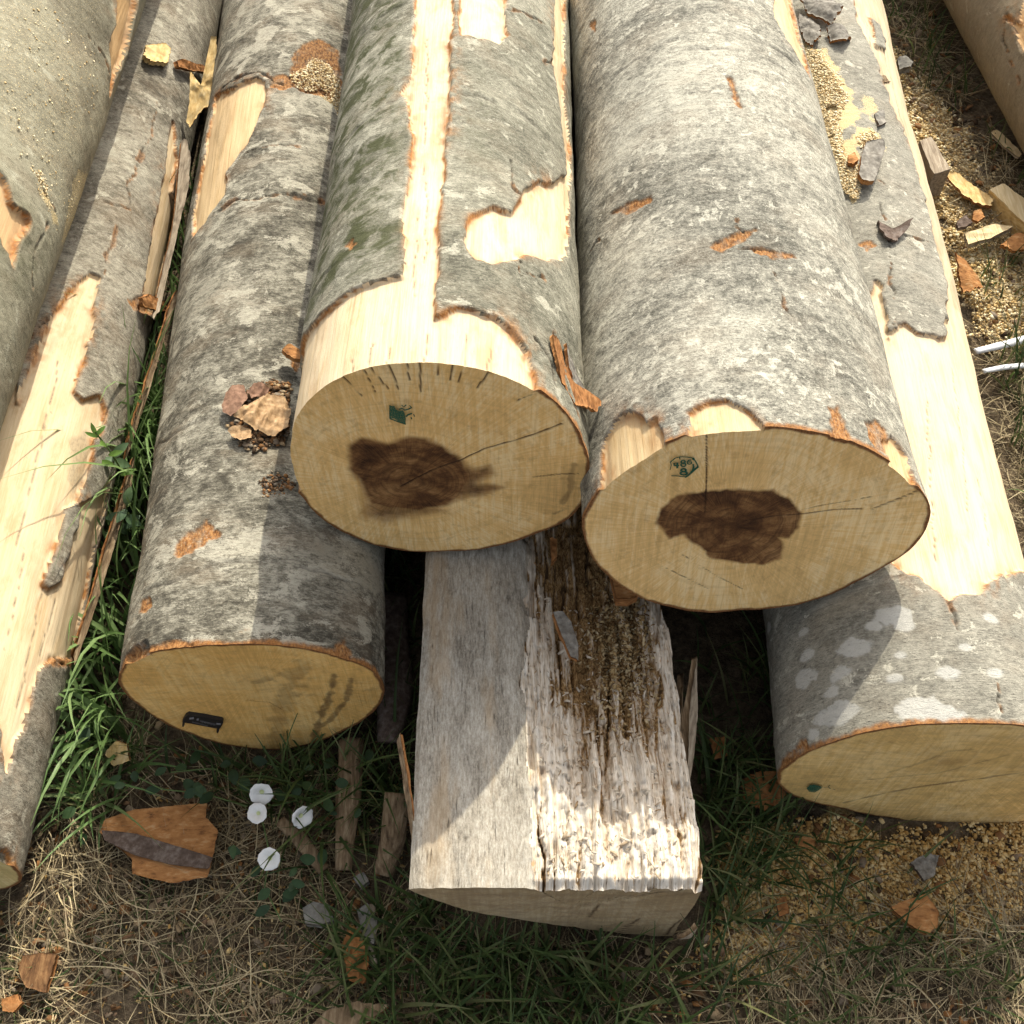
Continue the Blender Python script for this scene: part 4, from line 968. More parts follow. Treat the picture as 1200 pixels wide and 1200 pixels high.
log_dust(LG, [(-20,10),(110,10),(118,90),(100,190),(78,270),(62,268),(45,220),(10,170)], 520, M_SAWL, 'sawdust', 'flecks of sawdust on the olive log in the upper left', .0005, (.001,.0048))
log_dust(LG, [(36,194),(50,202),(63,238),(72,272),(64,276),(52,245)], 420, M_SAWL, 'sawdust', 'thin line of sawdust in a crease of the olive log', .003, (.002,.005))
# crumbs in the hollow of the split log
c = np.concatenate([gp([(rng.normal(728, 19), rng.normal(755, 42))], .23) for _ in range(2100)]); c = c[c[:, 0] < FX1-.035]; zz = f_z(c[:, 0], c[:, 1])
V1 = chips(np.stack([c[:, 0], c[:, 1], zz+rng.uniform(0, .005, len(c))], 1), (.002,.011), (.25,.6), .8)
c = np.stack([rng.uniform(FX0+.16, FX1-.03, 520), FY0+rng.uniform(.01, .42, 520)], 1); zz = f_z(c[:, 0], c[:, 1])
V2 = chips(np.stack([c[:, 0], c[:, 1], zz+rng.uniform(0, .003, len(c))], 1), (.003,.013), (.18,.4), .6)
tag(mesh('wood_flakes', V2[0], V2[1], tint_mat('pale_flakes', [(.34,.23,.12), (.60,.50,.37), (.76,.68,.55), (.50,.40,.28)], .9, .1), None, None, {'tint': V2[2]}), 'pale flakes and splinters loose on the rotten side of the split log', 'flakes', kind='stuff')
V, F, T = V1
ZZ = 1
M_ROTC = tint_mat('rotten_crumbs', [(.12,.065,.025), (.30,.19,.08), (.46,.33,.16), (.58,.47,.29)], .9, .1)
tag(mesh('wood_crumbs', V, F, M_ROTC, None, None, {'tint': T}), 'brown crumbs filling the rotten hollow of the split log', 'crumbs', kind='stuff')

# ------------------------------------------------------------------ shards, chips, boards
def shard(name, label, cat, px, where=0.0, mats=(M_OUT, M_INNER), thick=.006, bend=0., bdir=0., tilt=(0, 0), lift=0., group=None, jag=.075, rough=.0035, seed=0, parent=None, K=11, n=120, crumple=0., up=None):
    """a torn, slightly curved slab: irregular outline, top and underside, real thickness; rests where it lies"""
    if isinstance(where, Log): P, nr = where.surf(px); nrm = nr.mean(0)
    else: P = gp(px, where); nrm = np.array([0, 0, 1.])
    if up is not None: nrm = np.array(up, float)
    nrm = nrm/np.linalg.norm(nrm)
    c = P.mean(0); ex = np.array([1., 0, 0]); ex -= nrm*(ex@nrm); ex /= np.linalg.norm(ex); ey = np.cross(nrm, ex)
    q = np.stack([(P-c)@ex, (P-c)@ey], 1)
    seg = np.linalg.norm(np.roll(q, -1, 0)-q, axis=1); cum = np.r_[0, np.cumsum(seg)]; tt = np.linspace(0, cum[-1], n, endpoint=False)
    qc = np.concatenate([q, q[:1]]); o2 = np.stack([np.interp(tt, cum, qc[:, 0]), np.interp(tt, cum, qc[:, 1])], 1)
    size = np.abs(q).max()
    jn = np.stack([fbm(np.stack([o2[:, 0]*60/size*.06, o2[:, 1]*60/size*.06, np.full(n, seed+9.)], 1)*1.0, 3, seed+3)-.5, fbm(np.stack([tt*240, tt*0, tt*0+seed], 1), 3, seed+5)-.5], 1)
    rad = np.linalg.norm(o2, axis=1)[:, None]
    hf = fbm(np.stack([tt*900, tt*0, tt*0+seed+.3], 1), 2, seed+6)-.5
    o2 = o2*(1+jag*2*(jn[:, :1]+jn[:, 1:]*1.4+hf[:, None]*.25))
    fr = np.linspace(0, 1, K)[:, None, None]
    G = (o2[None]*fr).reshape(-1, 2)
    bd = np.array([math.cos(bdir), math.sin(bdir)]); s_ = (G@bd)/size
    zt = bend*s_**2+(fbm(np.concatenate([G*70, np.full((len(G), 1), seed)], 1), 3, seed)-.5)*2*rough+(fbm(np.concatenate([G*16, np.full((len(G), 1), seed+5.)], 1), 2, seed+2)-.5)*2*rough
    tk = thick*(.55+.9*fbm(np.concatenate([G*30, np.full((len(G), 1), seed+3.)], 1), 2, seed+1))
    if crumple:
        c1 = fbm(np.concatenate([G@np.array([[46., 9.], [-12., 17.]]), np.full((len(G), 1), seed+.7)], 1), 3, seed+8); c2 = fbm(np.concatenate([G*np.array([80., 50.]), np.full((len(G), 1), seed+.2)], 1), 2, seed+9)
        zt = zt+crumple*(1-2*np.abs(c1-.5)*3)+crumple*.25*(1-2*np.abs(c2-.5)*3)+crumple*1.1*(np.hypot(G[:, 0], G[:, 1])/size)**2*(c1-.35)*2
    zt = zt-zt.min()+thick+lift-(bend if bend < 0 else 0)*0
    ta, tb = tilt; top = np.concatenate([G, zt[:, None]], 1); bot = np.concatenate([G*.97, (zt-tk)[:, None]], 1)
    A = np.concatenate([top, bot])
    Rm = np.array(Matrix.Rotation(ta, 3, 'X') @ Matrix.Rotation(tb, 3, 'Y')); A = A@Rm.T
    V = A[:, :1]*ex+A[:, 1:2]*ey+A[:, 2:]*nrm
    F1 = grid_faces(K, n, True); F2 = F1[:, ::-1]+K*n
    i = np.arange(n); j = (i+1) % n; b = (K-1)*n
    F3 = np.stack([b+i, b+K*n+i, b+K*n+j, b+j], 1)
    F = np.concatenate([F1, F2, F3]); mi = np.r_[np.zeros(len(F1)), np.ones(len(F2)+len(F3))]
    o = mesh(name, V, F, list(mats), parent, None, None, mi)
    o.location = c
    if parent is None: tag(o, label, cat, group)
    return o
LOOSE = 'loose bark pieces'
# on the ground
sl = shard('bark_slab', 'orange slab of inner bark with a brown band lying in front of the tagged log', 'bark', [(126,962),(160,951),(206,946),(244,943),(243,960),(258,976),(252,1006),(246,1030),(205,1037),(180,1032),(157,1026),(157,1008),(136,992),(119,978)], .012, (M_INNER2, M_OUTD), .008, -.006, 1.6, jag=.012, rough=.0012, group=LOOSE)
bd_ = shard('bark_band', None, None, [(120,974),(160,978),(200,990),(250,1006),(246,1020),(200,1014),(158,1003),(124,986)], .0225, (M_OUTD, M_OUTD), .004, 0, 0, jag=.02, rough=.002)
bd_.parent = sl; bd_.matrix_parent_inverse = Matrix.Translation(-sl.location)
shard('bark_chip', 'orange bark wedge lying on the sawdust at the lower right', 'bark', [(1040,1066),(1052,1060),(1082,1050),(1096,1070),(1094,1090),(1082,1098),(1060,1085)], .015, (M_INNER2, M_INNER), .012, -.012, .8, jag=.03, group=LOOSE, seed=2)
shard('bark_chip', 'brown fibrous bark chunk lying in the lower left corner above a smaller one', 'bark', [(30,1122),(52,1119),(70,1120),(62,1150),(58,1165),(35,1160),(26,1140)], .012, (simple_mat('fibrous_bark', [(.05,.025,.012), (.15,.075,.032), (.28,.16,.07)], (160,20,160), .9, .004), M_INNER), .012, -.004, 0, jag=.03, rough=.003, group=LOOSE, seed=3)
shard('bark_chip', 'small dark orange bark chip at the left end of the bottom edge', 'bark', [(5,1172),(24,1166),(30,1176),(18,1188),(6,1186)], .012, (M_INNER, M_INNER), .01, 0, 0, group=LOOSE, seed=4)
shard('wood_chunk', 'yellowish torn wood chunk at the bottom edge of the picture', 'wood chunk', [(362,1206),(385,1186),(420,1176),(455,1180),(440,1196),(410,1212)], .006, (M_STICK, M_INNER), .012, -.006, .5, seed=5, rough=.003)
shard('wood_chunk', 'crumbly orange brown wood chunk beside a pale stick left of the split log', 'wood chunk', [(402,1110),(412,1085),(424,1095),(434,1130),(428,1155),(410,1150)], .012, (M_INNER, M_INNER), .012, 0, 0, seed=6, rough=.005)
shard('bark_chip', 'tan bark scrap standing beneath the left edge of the tagged log', 'bark', [(122,882),(140,868),(152,872),(150,890),(132,897)], .03, (M_CHIP, M_INNER), .008, -.006, 0, group=LOOSE, seed=7, tilt=(.5,0), lift=-.01)
shard('bark_chip', 'dark red bark piece in the shade left of the green dotted cut end', 'bark', [(866,915),(885,905),(915,905),(918,938),(895,948),(870,940)], .02, (M_INNER, M_OUTD), .01, -.008, 0, group=LOOSE, seed=8, tilt=(.3,0))
shard('bark_chip', 'reddish bark scrap half hidden in grass under the right log', 'bark', [(830,868),(848,866),(852,888),(836,892)], .02, (M_INNER, M_OUTD), .008, 0, 0, group=LOOSE, seed=9)
shard('bark_chip', 'orange bark crumb in the sawdust below the right log end', 'bark', [(930,985),(945,980),(956,984),(952,996),(936,998)], .012, (M_INNER2, M_INNER), .006, 0, 0, group=LOOSE, seed=10)
shard('bark_chip', 'dark brown bark crumb in the sawdust near the split log', 'bark', [(908,1055),(920,1052),(924,1072),(912,1076)], .012, (M_INNER, M_OUTD), .006, 0, 0, group=LOOSE, seed=11)
shard('bark_chip', 'grey bark flake on the sawdust above the orange wedge', 'bark', [(1065,1012),(1082,1003),(1098,1005),(1092,1030),(1080,1034)], .012, (M_OUT, M_OUTD), .008, -.004, 0, group=LOOSE, seed=12)
shard('stone', 'flat grey stone below the pale flowers near the bottom edge', 'stone', [(357,1068),(372,1062),(388,1066),(394,1082),(378,1090),(360,1086)], .004, (M_STONE, M_STONE), .018, -.012, .3, jag=.02, rough=.003, seed=13)
shard('stone', 'narrow pale grey stone left of the split log end', 'stone', [(420,1070),(432,1062),(444,1080),(440,1110),(428,1104)], .004, (M_STONE, M_STONE), .016, -.012, .3, jag=.02, rough=.003, seed=14)
shard('stone', 'small grey stone at the left corner of the split log end', 'stone', [(415,1032),(428,1026),(434,1036),(424,1044)], .004, (M_STONE, M_STONE), .014, -.008, .3, jag=.02, seed=15)
# right-hand strip
shard('bark_strip', 'curved orange bark strip leaning against the right log by the grass', 'bark', [(1112,305),(1122,308),(1146,326),(1150,334),(1128,342),(1118,326)], .03, (M_INNER2, M_INNER), .006, -.010, .6, group=LOOSE, seed=16, tilt=(.25,.3), lift=0)
shard('bark_chip', 'bright orange bark chip at the right edge by the sawn block', 'bark', [(1172,290),(1188,278),(1206,280),(1204,296),(1184,300)], .016, (M_INNER2, M_INNER), .008, -.006, 0, group=LOOSE, seed=17)
shard('bark_chip', 'pale brown bark plate flat on the sawdust in front of the grey offcut', 'bark', [(1104,205),(1118,207),(1142,222),(1162,238),(1158,246),(1140,242),(1120,226)], .014, (M_CHIP, M_INNER), .008, -.004, .6, group=LOOSE, seed=18)
shard('bark_chip', 'dark charred scrap on the sawdust beside the right log', 'bark', [(1118,266),(1130,258),(1138,264),(1130,272),(1120,274)], .02, (M_OUTD, M_OUTD), .008, -.008, 0, group=LOOSE, seed=19, rough=.004)
shard('bark_chip', 'round orange brown crumb on the sawdust', 'bark', [(1139,252),(1148,249),(1152,258),(1144,264),(1138,260)], .018, (M_INNER2, M_INNER), .008, -.004, 0, group=LOOSE, seed=20)
shard('wood_offcut', 'greenish flat offcut half covered by straw right of the right log', 'offcut', [(1128,280),(1160,268),(1185,272),(1160,284),(1132,292)], .015, (M_PALE, M_GREYWOOD), .012, 0, 0, seed=21, jag=.02)
shard('wood_splinter', 'long pale splinter lying beside the far right log', 'splinter', [(1160,158),(1166,155),(1182,168),(1196,184),(1192,188),(1174,174)], .012, (M_PALE, M_GREYWOOD), .006, 0, 0, seed=22, jag=.02)
shard('stone', 'grey stone on the ground near the upper right sawdust', 'stone', [(1048,78),(1058,74),(1068,80),(1064,88),(1052,88)], .004, (M_STONE, M_STONE), .016, -.01, .3, seed=23)
def board(name, label, cat, px_top, h, z0, mats, seed=0):
    """a sawn or split block: outline of its top face (pixels, at height h) carried down to z0, faces and edges slightly uneven"""
    P = gp(px_top, h); c = P.mean(0); n = 48
    seg = np.linalg.norm(np.roll(P, -1, 0)-P, axis=1); cum = np.r_[0, np.cumsum(seg)]; tt = np.linspace(0, cum[-1], n, endpoint=False); qc = np.concatenate([P, P[:1]])
    O = np.stack([np.interp(tt, cum, qc[:, i]) for i in range(3)], 1)-c
    rows = []
    for f in np.linspace(0, 1, 5): rows.append(np.concatenate([O[:, :2]*f, np.full((n, 1), 0)], 1))
    rows.append(np.concatenate([O[:, :2]*1.012, np.full((n, 1), -.002)], 1))
    for f in np.linspace(.2, 1, 4): rows.append(np.concatenate([O[:, :2]*1.012, np.full((n, 1), -(h-z0)*f)], 1))
    V = np.concatenate(rows); nz = fbm(V*np.array([50, 50, 90])+seed, 3, seed)-.5
    V = V+nz[:, None]*np.array([.003, .003, .0025])
    F = grid_faces(len(rows), n, True); mi = np.r_[np.zeros(n*5), np.ones(n*4)]
    o = mesh(name, V, F, list(mats), None, None, None, mi, smooth=False); o.location = c
    return tag(o, label, cat)
board('wood_block', 'freshly sawn pale wood block lying at the right edge of the sawdust', 'wood block', [(1160,222),(1176,214),(1222,250),(1208,268)], .035, -.01, (M_PALE, M_CHIP), 3)
board('wood_offcut', 'weathered grey wedge offcut leaning by the right log', 'offcut', [(1078,165),(1092,160),(1114,198),(1094,204)], .075, -.01, (M_GREYWOOD, M_GREYWOOD), 4)
# on the logs
shard('bark_flake', 'grey bark flake with torn orange lower edge standing on the right log', 'bark', [(1003,212),(1006,190),(1012,174),(1030,172),(1034,182),(1024,212),(1020,222),(1008,222)], LD, (M_OUT, M_INNER2), .011, -.006, 0, lift=.003, group=LOOSE, seed=30, jag=.03)
shard('bark_flake', 'dark curled bark scrap on the right log above the bare wood', 'bark', [(1028,260),(1034,264),(1044,270),(1062,266),(1060,274),(1048,286),(1036,284),(1030,274)], LD, (M_OUTD, M_OUTD), .006, .009, .6, lift=-.002, group=LOOSE, seed=31, rough=.003)
shard('bark_flake', 'broad lifted bark plate at the top of the right log', 'bark', [(935,0),(955,2),(975,14),(984,24),(974,36),(960,30),(945,26),(936,14)], LD, (M_OUT, M_INNER), .006, -.035, 1.0, lift=.004, group=LOOSE, seed=32, jag=.08, rough=.004)
shard('bark_flake', 'lifted grey bark plate with dark rims below the broad plate on the right log', 'bark', [(936,22),(948,26),(960,34),(962,50),(950,58),(942,50),(936,36)], LD, (M_OUT, M_INNER), .006, -.030, .4, lift=.002, group=LOOSE, seed=33, jag=.08, rough=.004)
shard('bark_flake', 'small pale bark plate above the sawdust drift on the right log', 'bark', [(966,40),(986,38),(996,50),(988,58),(972,54)], LD, (M_OUT, M_INNER), .006, -.022, .2, lift=.002, group=LOOSE, seed=34, jag=.08, rough=.004)
shard('bark_flake', 'tiny grey flake at the edge of the bare wood on the right log', 'bark', [(1024,134),(1034,130),(1037,146),(1028,150)], LD, (M_OUT, M_OUTD), .006, 0, 0, lift=-.004, group=LOOSE, seed=35)
shard('bark_flake', 'orange crumb beside the torn edged bark flake on the right log', 'bark', [(992,190),(1000,186),(1004,196),(998,200),(992,198)], LD, (M_INNER2, M_INNER), .008, 0, 0, lift=.006, group=LOOSE, seed=36)
shard('bark_flake', 'brown ragged crumb on the bare flank high on the right log', 'bark', [(1022,86),(1036,88),(1044,94),(1034,96),(1024,92)], LD, (M_STICK, M_STICK), .006, 0, 0, lift=-.010, group=LOOSE, seed=37)
shard('wood_chip', 'square yellow wood chip resting on the thin left log', 'wood chip', [(164,72),(168,62),(190,58),(196,66),(192,82),(172,80)], LE, (M_CHIP, M_CHIP), .012, -.004, 0, lift=.006, seed=38)
shard('twig', 'short brown twig lying across the thin left log', 'twig', [(198,75),(204,73),(222,78),(240,82),(239,90),(220,86),(200,82)], LE, (M_INNER, M_INNER), .010, -.006, 1.57, lift=.006, seed=39, jag=.02)
shard('bark_chip', 'forked yellow wood shard wedged between the thin log and the mottled log', 'bark', [(222,92),(226,104),(234,108),(240,98),(245,62),(252,60),(252,90),(246,120),(238,124),(224,140),(219,136),(222,120)], .22, (M_CHIP, M_INNER), .010, -.01, 0, group=LOOSE, seed=40, jag=.05, rough=.005, up=(.3,-.4,.8))
shard('bark_chip', 'pale splinter of bark standing in the slot beside the thin log', 'bark', [(203,186),(210,182),(218,200),(217,230),(208,270),(200,310),(190,360),(180,370),(188,330),(200,270),(205,225)], .16, (M_GREYWOOD, M_INNER), .010, -.008, 0, group=LOOSE, seed=41, jag=.05, rough=.005, up=(.5,-.1,.8))
shard('bark_strip', 'long brown bark strip hanging down the right flank of the thin left log', 'bark', [(196,345),(190,360),(178,410),(160,470),(148,520),(150,540),(160,510),(176,450),(190,390),(200,355)], .13, (M_STICK, M_INNER), .010, 0, 0, group=LOOSE, seed=42, jag=.02, up=(.7,-.1,.6))
shard('bark_strip', 'dark torn bark strip low on the right flank of the thin left log', 'bark', [(146,540),(138,560),(122,620),(104,700),(86,770),(92,776),(112,720),(130,650),(144,590),(150,556)], .10, (M_STICK, M_INNER), .010, 0, 0, group=LOOSE, seed=43, jag=.02, up=(.7,-.1,.6))
shard('bark_chip', 'orange crumb of bark perched on the right edge of the thin log', 'bark', [(152,350),(164,346),(178,352),(180,366),(170,364),(156,360)], LE, (M_INNER2, M_INNER), .012, -.006, 0, lift=.006, group=LOOSE, seed=44, rough=.004)
shard('bark_chip', 'orange curl of bark caught beside the pale collar of the striped log', 'bark', [(328,420),(336,416),(348,420),(352,434),(342,434),(334,428)], LC, (M_INNER2, M_INNER2), .008, -.01, .4, lift=.014, group=LOOSE, seed=45)
# on the split log
shard('bark_flake', 'grey bark flake with orange edge lying on the rotten side of the split log', 'bark', [(642,728),(654,726),(664,738),(672,765),(671,782),(662,778),(652,755)], FZ-.02, (M_OUT, M_INNER), .010, -.008, 0, lift=.014, group=LOOSE, seed=46, jag=.02, tilt=(0,.25))
shard('wood_chunk', 'orange brown wood chunk wedged under the stamped upper log', 'wood chunk', [(712,676),(724,672),(738,690),(746,710),(734,716),(720,714),(716,695)], FZ-.03, (M_INNER2, M_INNER), .02, -.01, 0, lift=.01, seed=47, jag=.02)
shard('wood_chunk', 'narrow red brown splinter under the gap of the two upper logs', 'wood chunk', [(644,640),(652,640),(652,662),(646,668)], FZ-.01, (M_INNER, M_INNER), .01, 0, 0, lift=.01, seed=48)
# splinters standing off the right and left edge of the split log (parts of it)
def fsplinter(px, h, mats, up, thick=.008, seed=0, name='splinter'):
    o = shard(name, None, None, px, h, mats, thick, -.004, .3, jag=.02, rough=.002, seed=seed, up=up)
    for k in ('label', 'category'):
        if k in o: del o[k]
    o.parent = rF; o.matrix_parent_inverse = Matrix.Translation((-.06, -.347, 0)); return o
fsplinter([(776,770),(788,800),(806,830),(818,870),(822,900),(821,960),(814,955),(810,905),(800,880),(786,850),(776,815)], .20, (M_GREYWOOD, M_STICK), (.75,-.25,.6), .010, 50)
fsplinter([(772,790),(782,830),(796,866),(806,900),(800,930),(790,890),(778,850)], .17, (M_STICK, M_STICK), (.8,-.2,.5), .008, 51)
fsplinter([(800,1078),(810,1074),(808,1098),(794,1099)], .06, (M_GREYWOOD, M_STICK), (.3,-.8,.4), .010, 52)
fsplinter([(483,870),(490,860),(490,960),(489,1040),(482,1041),(480,1000)], .25, (M_STICK, M_INNER), (-.5,-.3,.8), .006, 53, 'bark_edge')

for i_, px_ in enumerate(([(640,396),(650,398),(660,430),(672,458),(682,478),(680,488),(670,476),(656,450),(646,424)], [(654,404),(662,410),(672,440),(684,466),(686,482),(676,470),(664,440)])):
    o_ = shard('bark_strip', None, None, px_, LA, (M_OUT if i_ else M_INNER, M_INNER2), .005, .005, .4, lift=.001, seed=70+i_, jag=.05, rough=.003)
    for k_ in ('label', 'category'):
        if k_ in o_: del o_[k_]
    o_.parent = rA
# weathered sticks
def stick(name, label, pts, r, mat, cat='stick', seed=0, group='weathered sticks'):
    P = np.array(pts); k = 26; n = 14
    seg = np.r_[0, np.cumsum(np.linalg.norm(np.diff(P, axis=0), axis=1))]; tt = np.linspace(0, seg[-1], k)
    C = np.stack([np.interp(tt, seg, P[:, i]) for i in range(3)], 1); rr = np.interp(tt, seg, r)
    d = np.gradient(C, axis=0); d /= np.linalg.norm(d, axis=1)[:, None]
    ex = np.cross(d, [0, 0, 1.]); ex /= np.linalg.norm(ex, axis=1)[:, None]; ey = np.cross(ex, d)
    a = np.linspace(0, 2*np.pi, n, endpoint=False)
    nz = .72+.56*fbm(np.stack([np.tile(np.cos(a)*1.6, k), np.tile(np.sin(a)*1.6, k), np.repeat(tt*12, n)+seed], 1), 3, seed)
    R_ = np.repeat(rr, n)*nz
    V = np.repeat(C, n, 0)+(np.tile(np.cos(a), k)*R_)[:, None]*np.repeat(ex, n, 0)+(np.tile(np.sin(a), k)*R_*.7)[:, None]*np.repeat(ey, n, 0)
    F = grid_faces(k, n, True)
    V = np.concatenate([V, C[:1], C[-1:]]); m = len(V)
    i = np.arange(n); j = (i+1) % n
    F = np.concatenate([F, np.stack([i, j, np.full(n, m-2), np.full(n, m-2)], 1)[:, [0, 2, 1, 1]][:, :4]*0+np.stack([i, np.full(n, m-2), j, j], 1)*1]) if False else F
    o = mesh(name, V[:-2]-C[0], F, mat); o.location = C[0]
    # caps
    me = o.data
    import bmesh
    b = bmesh.new(); b.from_mesh(me); bmesh.ops.holes_fill(b, edges=[e for e in b.edges if e.is_boundary]); bmesh.ops.recalc_face_normals(b, faces=b.faces); b.to_mesh(me); b.free()
    return tag(o, label, cat, group)
def gz(px, h): return gp([px], h)[0]
stick('stick', 'thick split weathered stick standing behind the pale flowers beside the tagged log', [gz((412,868), .03), gz((408,940), .03), gz((402,1020), .015)], [.020, .019, .012], M_STICK, seed=1)
stick('stick', 'stout weathered stick stub close to the left edge of the split log', [gz((466,930), .05), gz((460,980), .035), gz((448,1025), .015)], [.020, .019, .014], M_STICK, seed=2)
stick('stick', 'light brown broken stick lying just below the rightmost flower', [gz((328,962), .02), gz((352,984), .015), gz((380,1020), .01)], [.008, .011, .009], M_STICK, seed=3)
stick('stick', 'thin grey stick lying beside the stout stub', [gz((430,1085), .012), gz((436,1060), .012), gz((432,1110), .01)][1:] + [gz((440,1130), .01)], [.006, .007, .004], M_GREYWOOD, seed=4)
stick('stick', 'dark rotten root stub in the gap left of the split log', [gz((455,700), .04), gz((462,800), .04), gz((456,870), .03)], [.03, .028, .018], M_OUTD, seed=5)

# white plastic pipes at the right edge
M_WHITE = simple_mat('white_plastic', [(.62,.63,.64), (.80,.81,.82), (.84,.85,.86)], (20,20,20), .45, 0, .4)
stick('pipe', 'upper of two white plastic tubes poking out of the grass at the right edge', [gz((1143,412), .012), gz((1172,405), .015), gz((1250,385), .02)], [.007, .0085, .0085], M_WHITE, 'tube', 6, 'white plastic tubes')
stick('pipe', 'lower of two white plastic tubes in the grass at the right edge', [gz((1152,435), .010), gz((1180,430), .010), gz((1260,424), .012)], [.005, .006, .006], M_WHITE, 'tube', 7, 'white plastic tubes')

# ------------------------------------------------------------------ leaves
M_LEAFTAN = simple_mat('dry_leaf_tan', [(.22,.13,.06), (.42,.27,.14), (.54,.38,.22)], (120,120,120), .8, .001)
M_LEAFBR = simple_mat('dry_leaf_brown', [(.13,.07,.045), (.24,.135,.085), (.33,.20,.13)], (120,120,120), .8, .001)
def leaf(name, label, px, L, mats, bend, bdir, lift, seed, rough=.004, crumple=.003): return shard(name, label, 'leaf', px, L, mats, .0012, bend, bdir, lift=lift, seed=seed, rough=rough, jag=.05, K=26, n=140, crumple=crumple, group='dry leaves on the mottled log')
leaf('dry_leaf', 'crumpled tan leaf on top of the leaf heap on the mottled log', [(274,497),(292,482),(316,468),(334,472),(341,488),(338,508),(320,517),(298,509)], LC, (M_LEAFTAN, M_LEAFTAN), -.010, 1.2, .008, 61, .003, .007)
leaf('dry_leaf', 'brown smooth leaf at the left of the leaf heap on the mottled log', [(262,480),(268,464),(278,457),(288,456),(293,472),(284,486),(272,492),(264,488)], LC, (M_LEAFBR, M_LEAFBR), -.008, .5, .008, 62, .002)
leaf('dry_leaf', 'small orange tan leaf under the lower edge of the leaf heap', [(268,508),(280,503),(297,508),(296,517),(284,521),(274,516)], LC, (M_LEAFTAN, M_LEAFTAN), -.006, 0, .006, 63, .003)
leaf('dry_leaf', 'dull olive leaf behind the tan leaf in the leaf heap', [(290,462),(305,456),(318,460),(312,472),(296,474)], LC, (M_LEAFBR, M_LEAFTAN), -.006, 0, .006, 64, .004, .007)
pl = LC.uvp([(300,450),(345,440),(338,480),(335,520),(300,528),(285,520),(330,505)])
log_dust(LC, [(292,455),(322,445),(342,448),(340,480),(334,520),(300,530),(282,522),(262,486)], 900, M_LIT, 'leaf_crumbs', 'dark crumbs of leaves and bark round the dry leaves on the mottled log', .006, (.003,.012))
log_dust(LC, [(302,562),(325,552),(348,566),(335,584),(308,582)], 160, M_LIT, 'leaf_crumbs', 'dark crumbs sprinkled below the leaf heap on the mottled log', .003, (.002,.007))

# broad-leaved weeds
def leaf_blade(c, dirv, l, w, nrm, seg=7):
    d = np.array(dirv, float); d /= np.linalg.norm(d); n = np.array(nrm, float); s = np.cross(d, n); s /= np.linalg.norm(s); n = np.cross(s, d)
    t_ = np.linspace(0, 1, seg); wd = w*np.sin(np.pi*np.clip(t_*.92+.06, 0, 1))**.8
    V = []
    for t0, ww in zip(t_, wd):
        p = np.array(c)+d*l*t0-n*l*.25*t0**2
        V += [p-s*ww/2+n*ww*.12, p, p+s*ww/2+n*ww*.12]
    f = []
    for i in range(seg-1):
        for j in range(2): a = i*3+j; f.append((a, a+1, a+4, a+3))
    T = np.zeros((len(V), 4)); T[:, 0] = rng.uniform(); T[:, 3] = 1
    return np.array(V), np.array(f), T
M_WEED = tint_mat('weed_leaf', [(.06,.115,.055), (.10,.17,.08), (.14,.22,.10)], .55, .3, .2)
M_WEEDL = tint_mat('young_weed_leaf', [(.14,.27,.05), (.20,.34,.07), (.17,.30,.06)], .5, .3, .3)
M_STEM = tint_mat('weed_stem', [(.10,.16,.05), (.13,.19,.06)], .6, .3)
def tube(P, r, n=6):
    P = np.array(P); k = len(P); d = np.gradient(P, axis=0); d /= np.linalg.norm(d, axis=1)[:, None]+1e-9
    ex = np.cross(d, [.3, .5, .8]); ex /= np.linalg.norm(ex, axis=1)[:, None]; ey = np.cross(d, ex); a = np.linspace(0, 2*np.pi, n, endpoint=False)
    V = (P[:, None]+r*(np.cos(a)[None, :, None]*ex[:, None]+np.sin(a)[None, :, None]*ey[:, None])).reshape(-1, 3)
    T = np.zeros((len(V), 4)); T[:, 0] = .5; T[:, 3] = 1
    return V, grid_faces(k, n, True), T
WS = .68
def weed(label, base, tip, leaves, mat):
    r = tag(empty('weed', tuple(base)), label, 'weed'); b = np.array(base); tp = np.array(tip)
    st = [b+(tp-b)*s+np.array([0, .01, .0])*math.sin(s*3) for s in np.linspace(0, 1, 10)]
    V, F, T = tube(st, .0016); mesh('stem', V-b, F, M_STEM, r, None, {'tint': T})
    for (s, dv, l, w) in leaves:
        c = b+(tp-b)*s; V, F, T = leaf_blade(c, dv, l*WS, w*WS*.8, (0, -.5, 1)); mesh('leaf', V-b, F, mat, r, None, {'tint': T})
b1 = gz((158,585), .02); t1 = gz((112,508), .30)
weed('slim weed with a bright young leaf tip bending over the thin left log', b1, t1, [(.98,(-.2,.3,.9),.03,.014),(.98,(.6,.4,.5),.028,.014),(.95,(-.7,.1,.4),.03,.012),(.9,(.4,-.5,.3),.03,.012),(.7,(.8,.1,.3),.035,.018),(.55,(-.8,.2,.2),.04,.018),(.4,(.9,.3,.3),.04,.02)], M_WEEDL)
b2 = gz((148,660), .0); t2 = gz((148,590), .14)
weed('weed with dull oval leaves in the slot beside the mottled log', b2, t2, [(.98,(.2,.5,.6),.045,.030),(.8,(.6,-.5,.2),.05,.032),(.8,(-.8,-.2,.2),.05,.030),(.6,(.5,.6,.2),.045,.03),(.5,(-.5,.6,.2),.045,.028),(.9,(-.3,-.8,.2),.04,.026)], M_WEED)
b3 = gz((140,555), .0); t3 = gz((132,535), .18)
weed('bluish leaved weed beside the torn flank of the thin log', b3, t3, [(.98,(.5,.3,.4),.05,.030),(.9,(-.4,-.5,.3),.045,.028),(.8,(.7,-.4,.2),.05,.030),(.6,(-.7,.3,.2),.045,.026)], M_WEED)

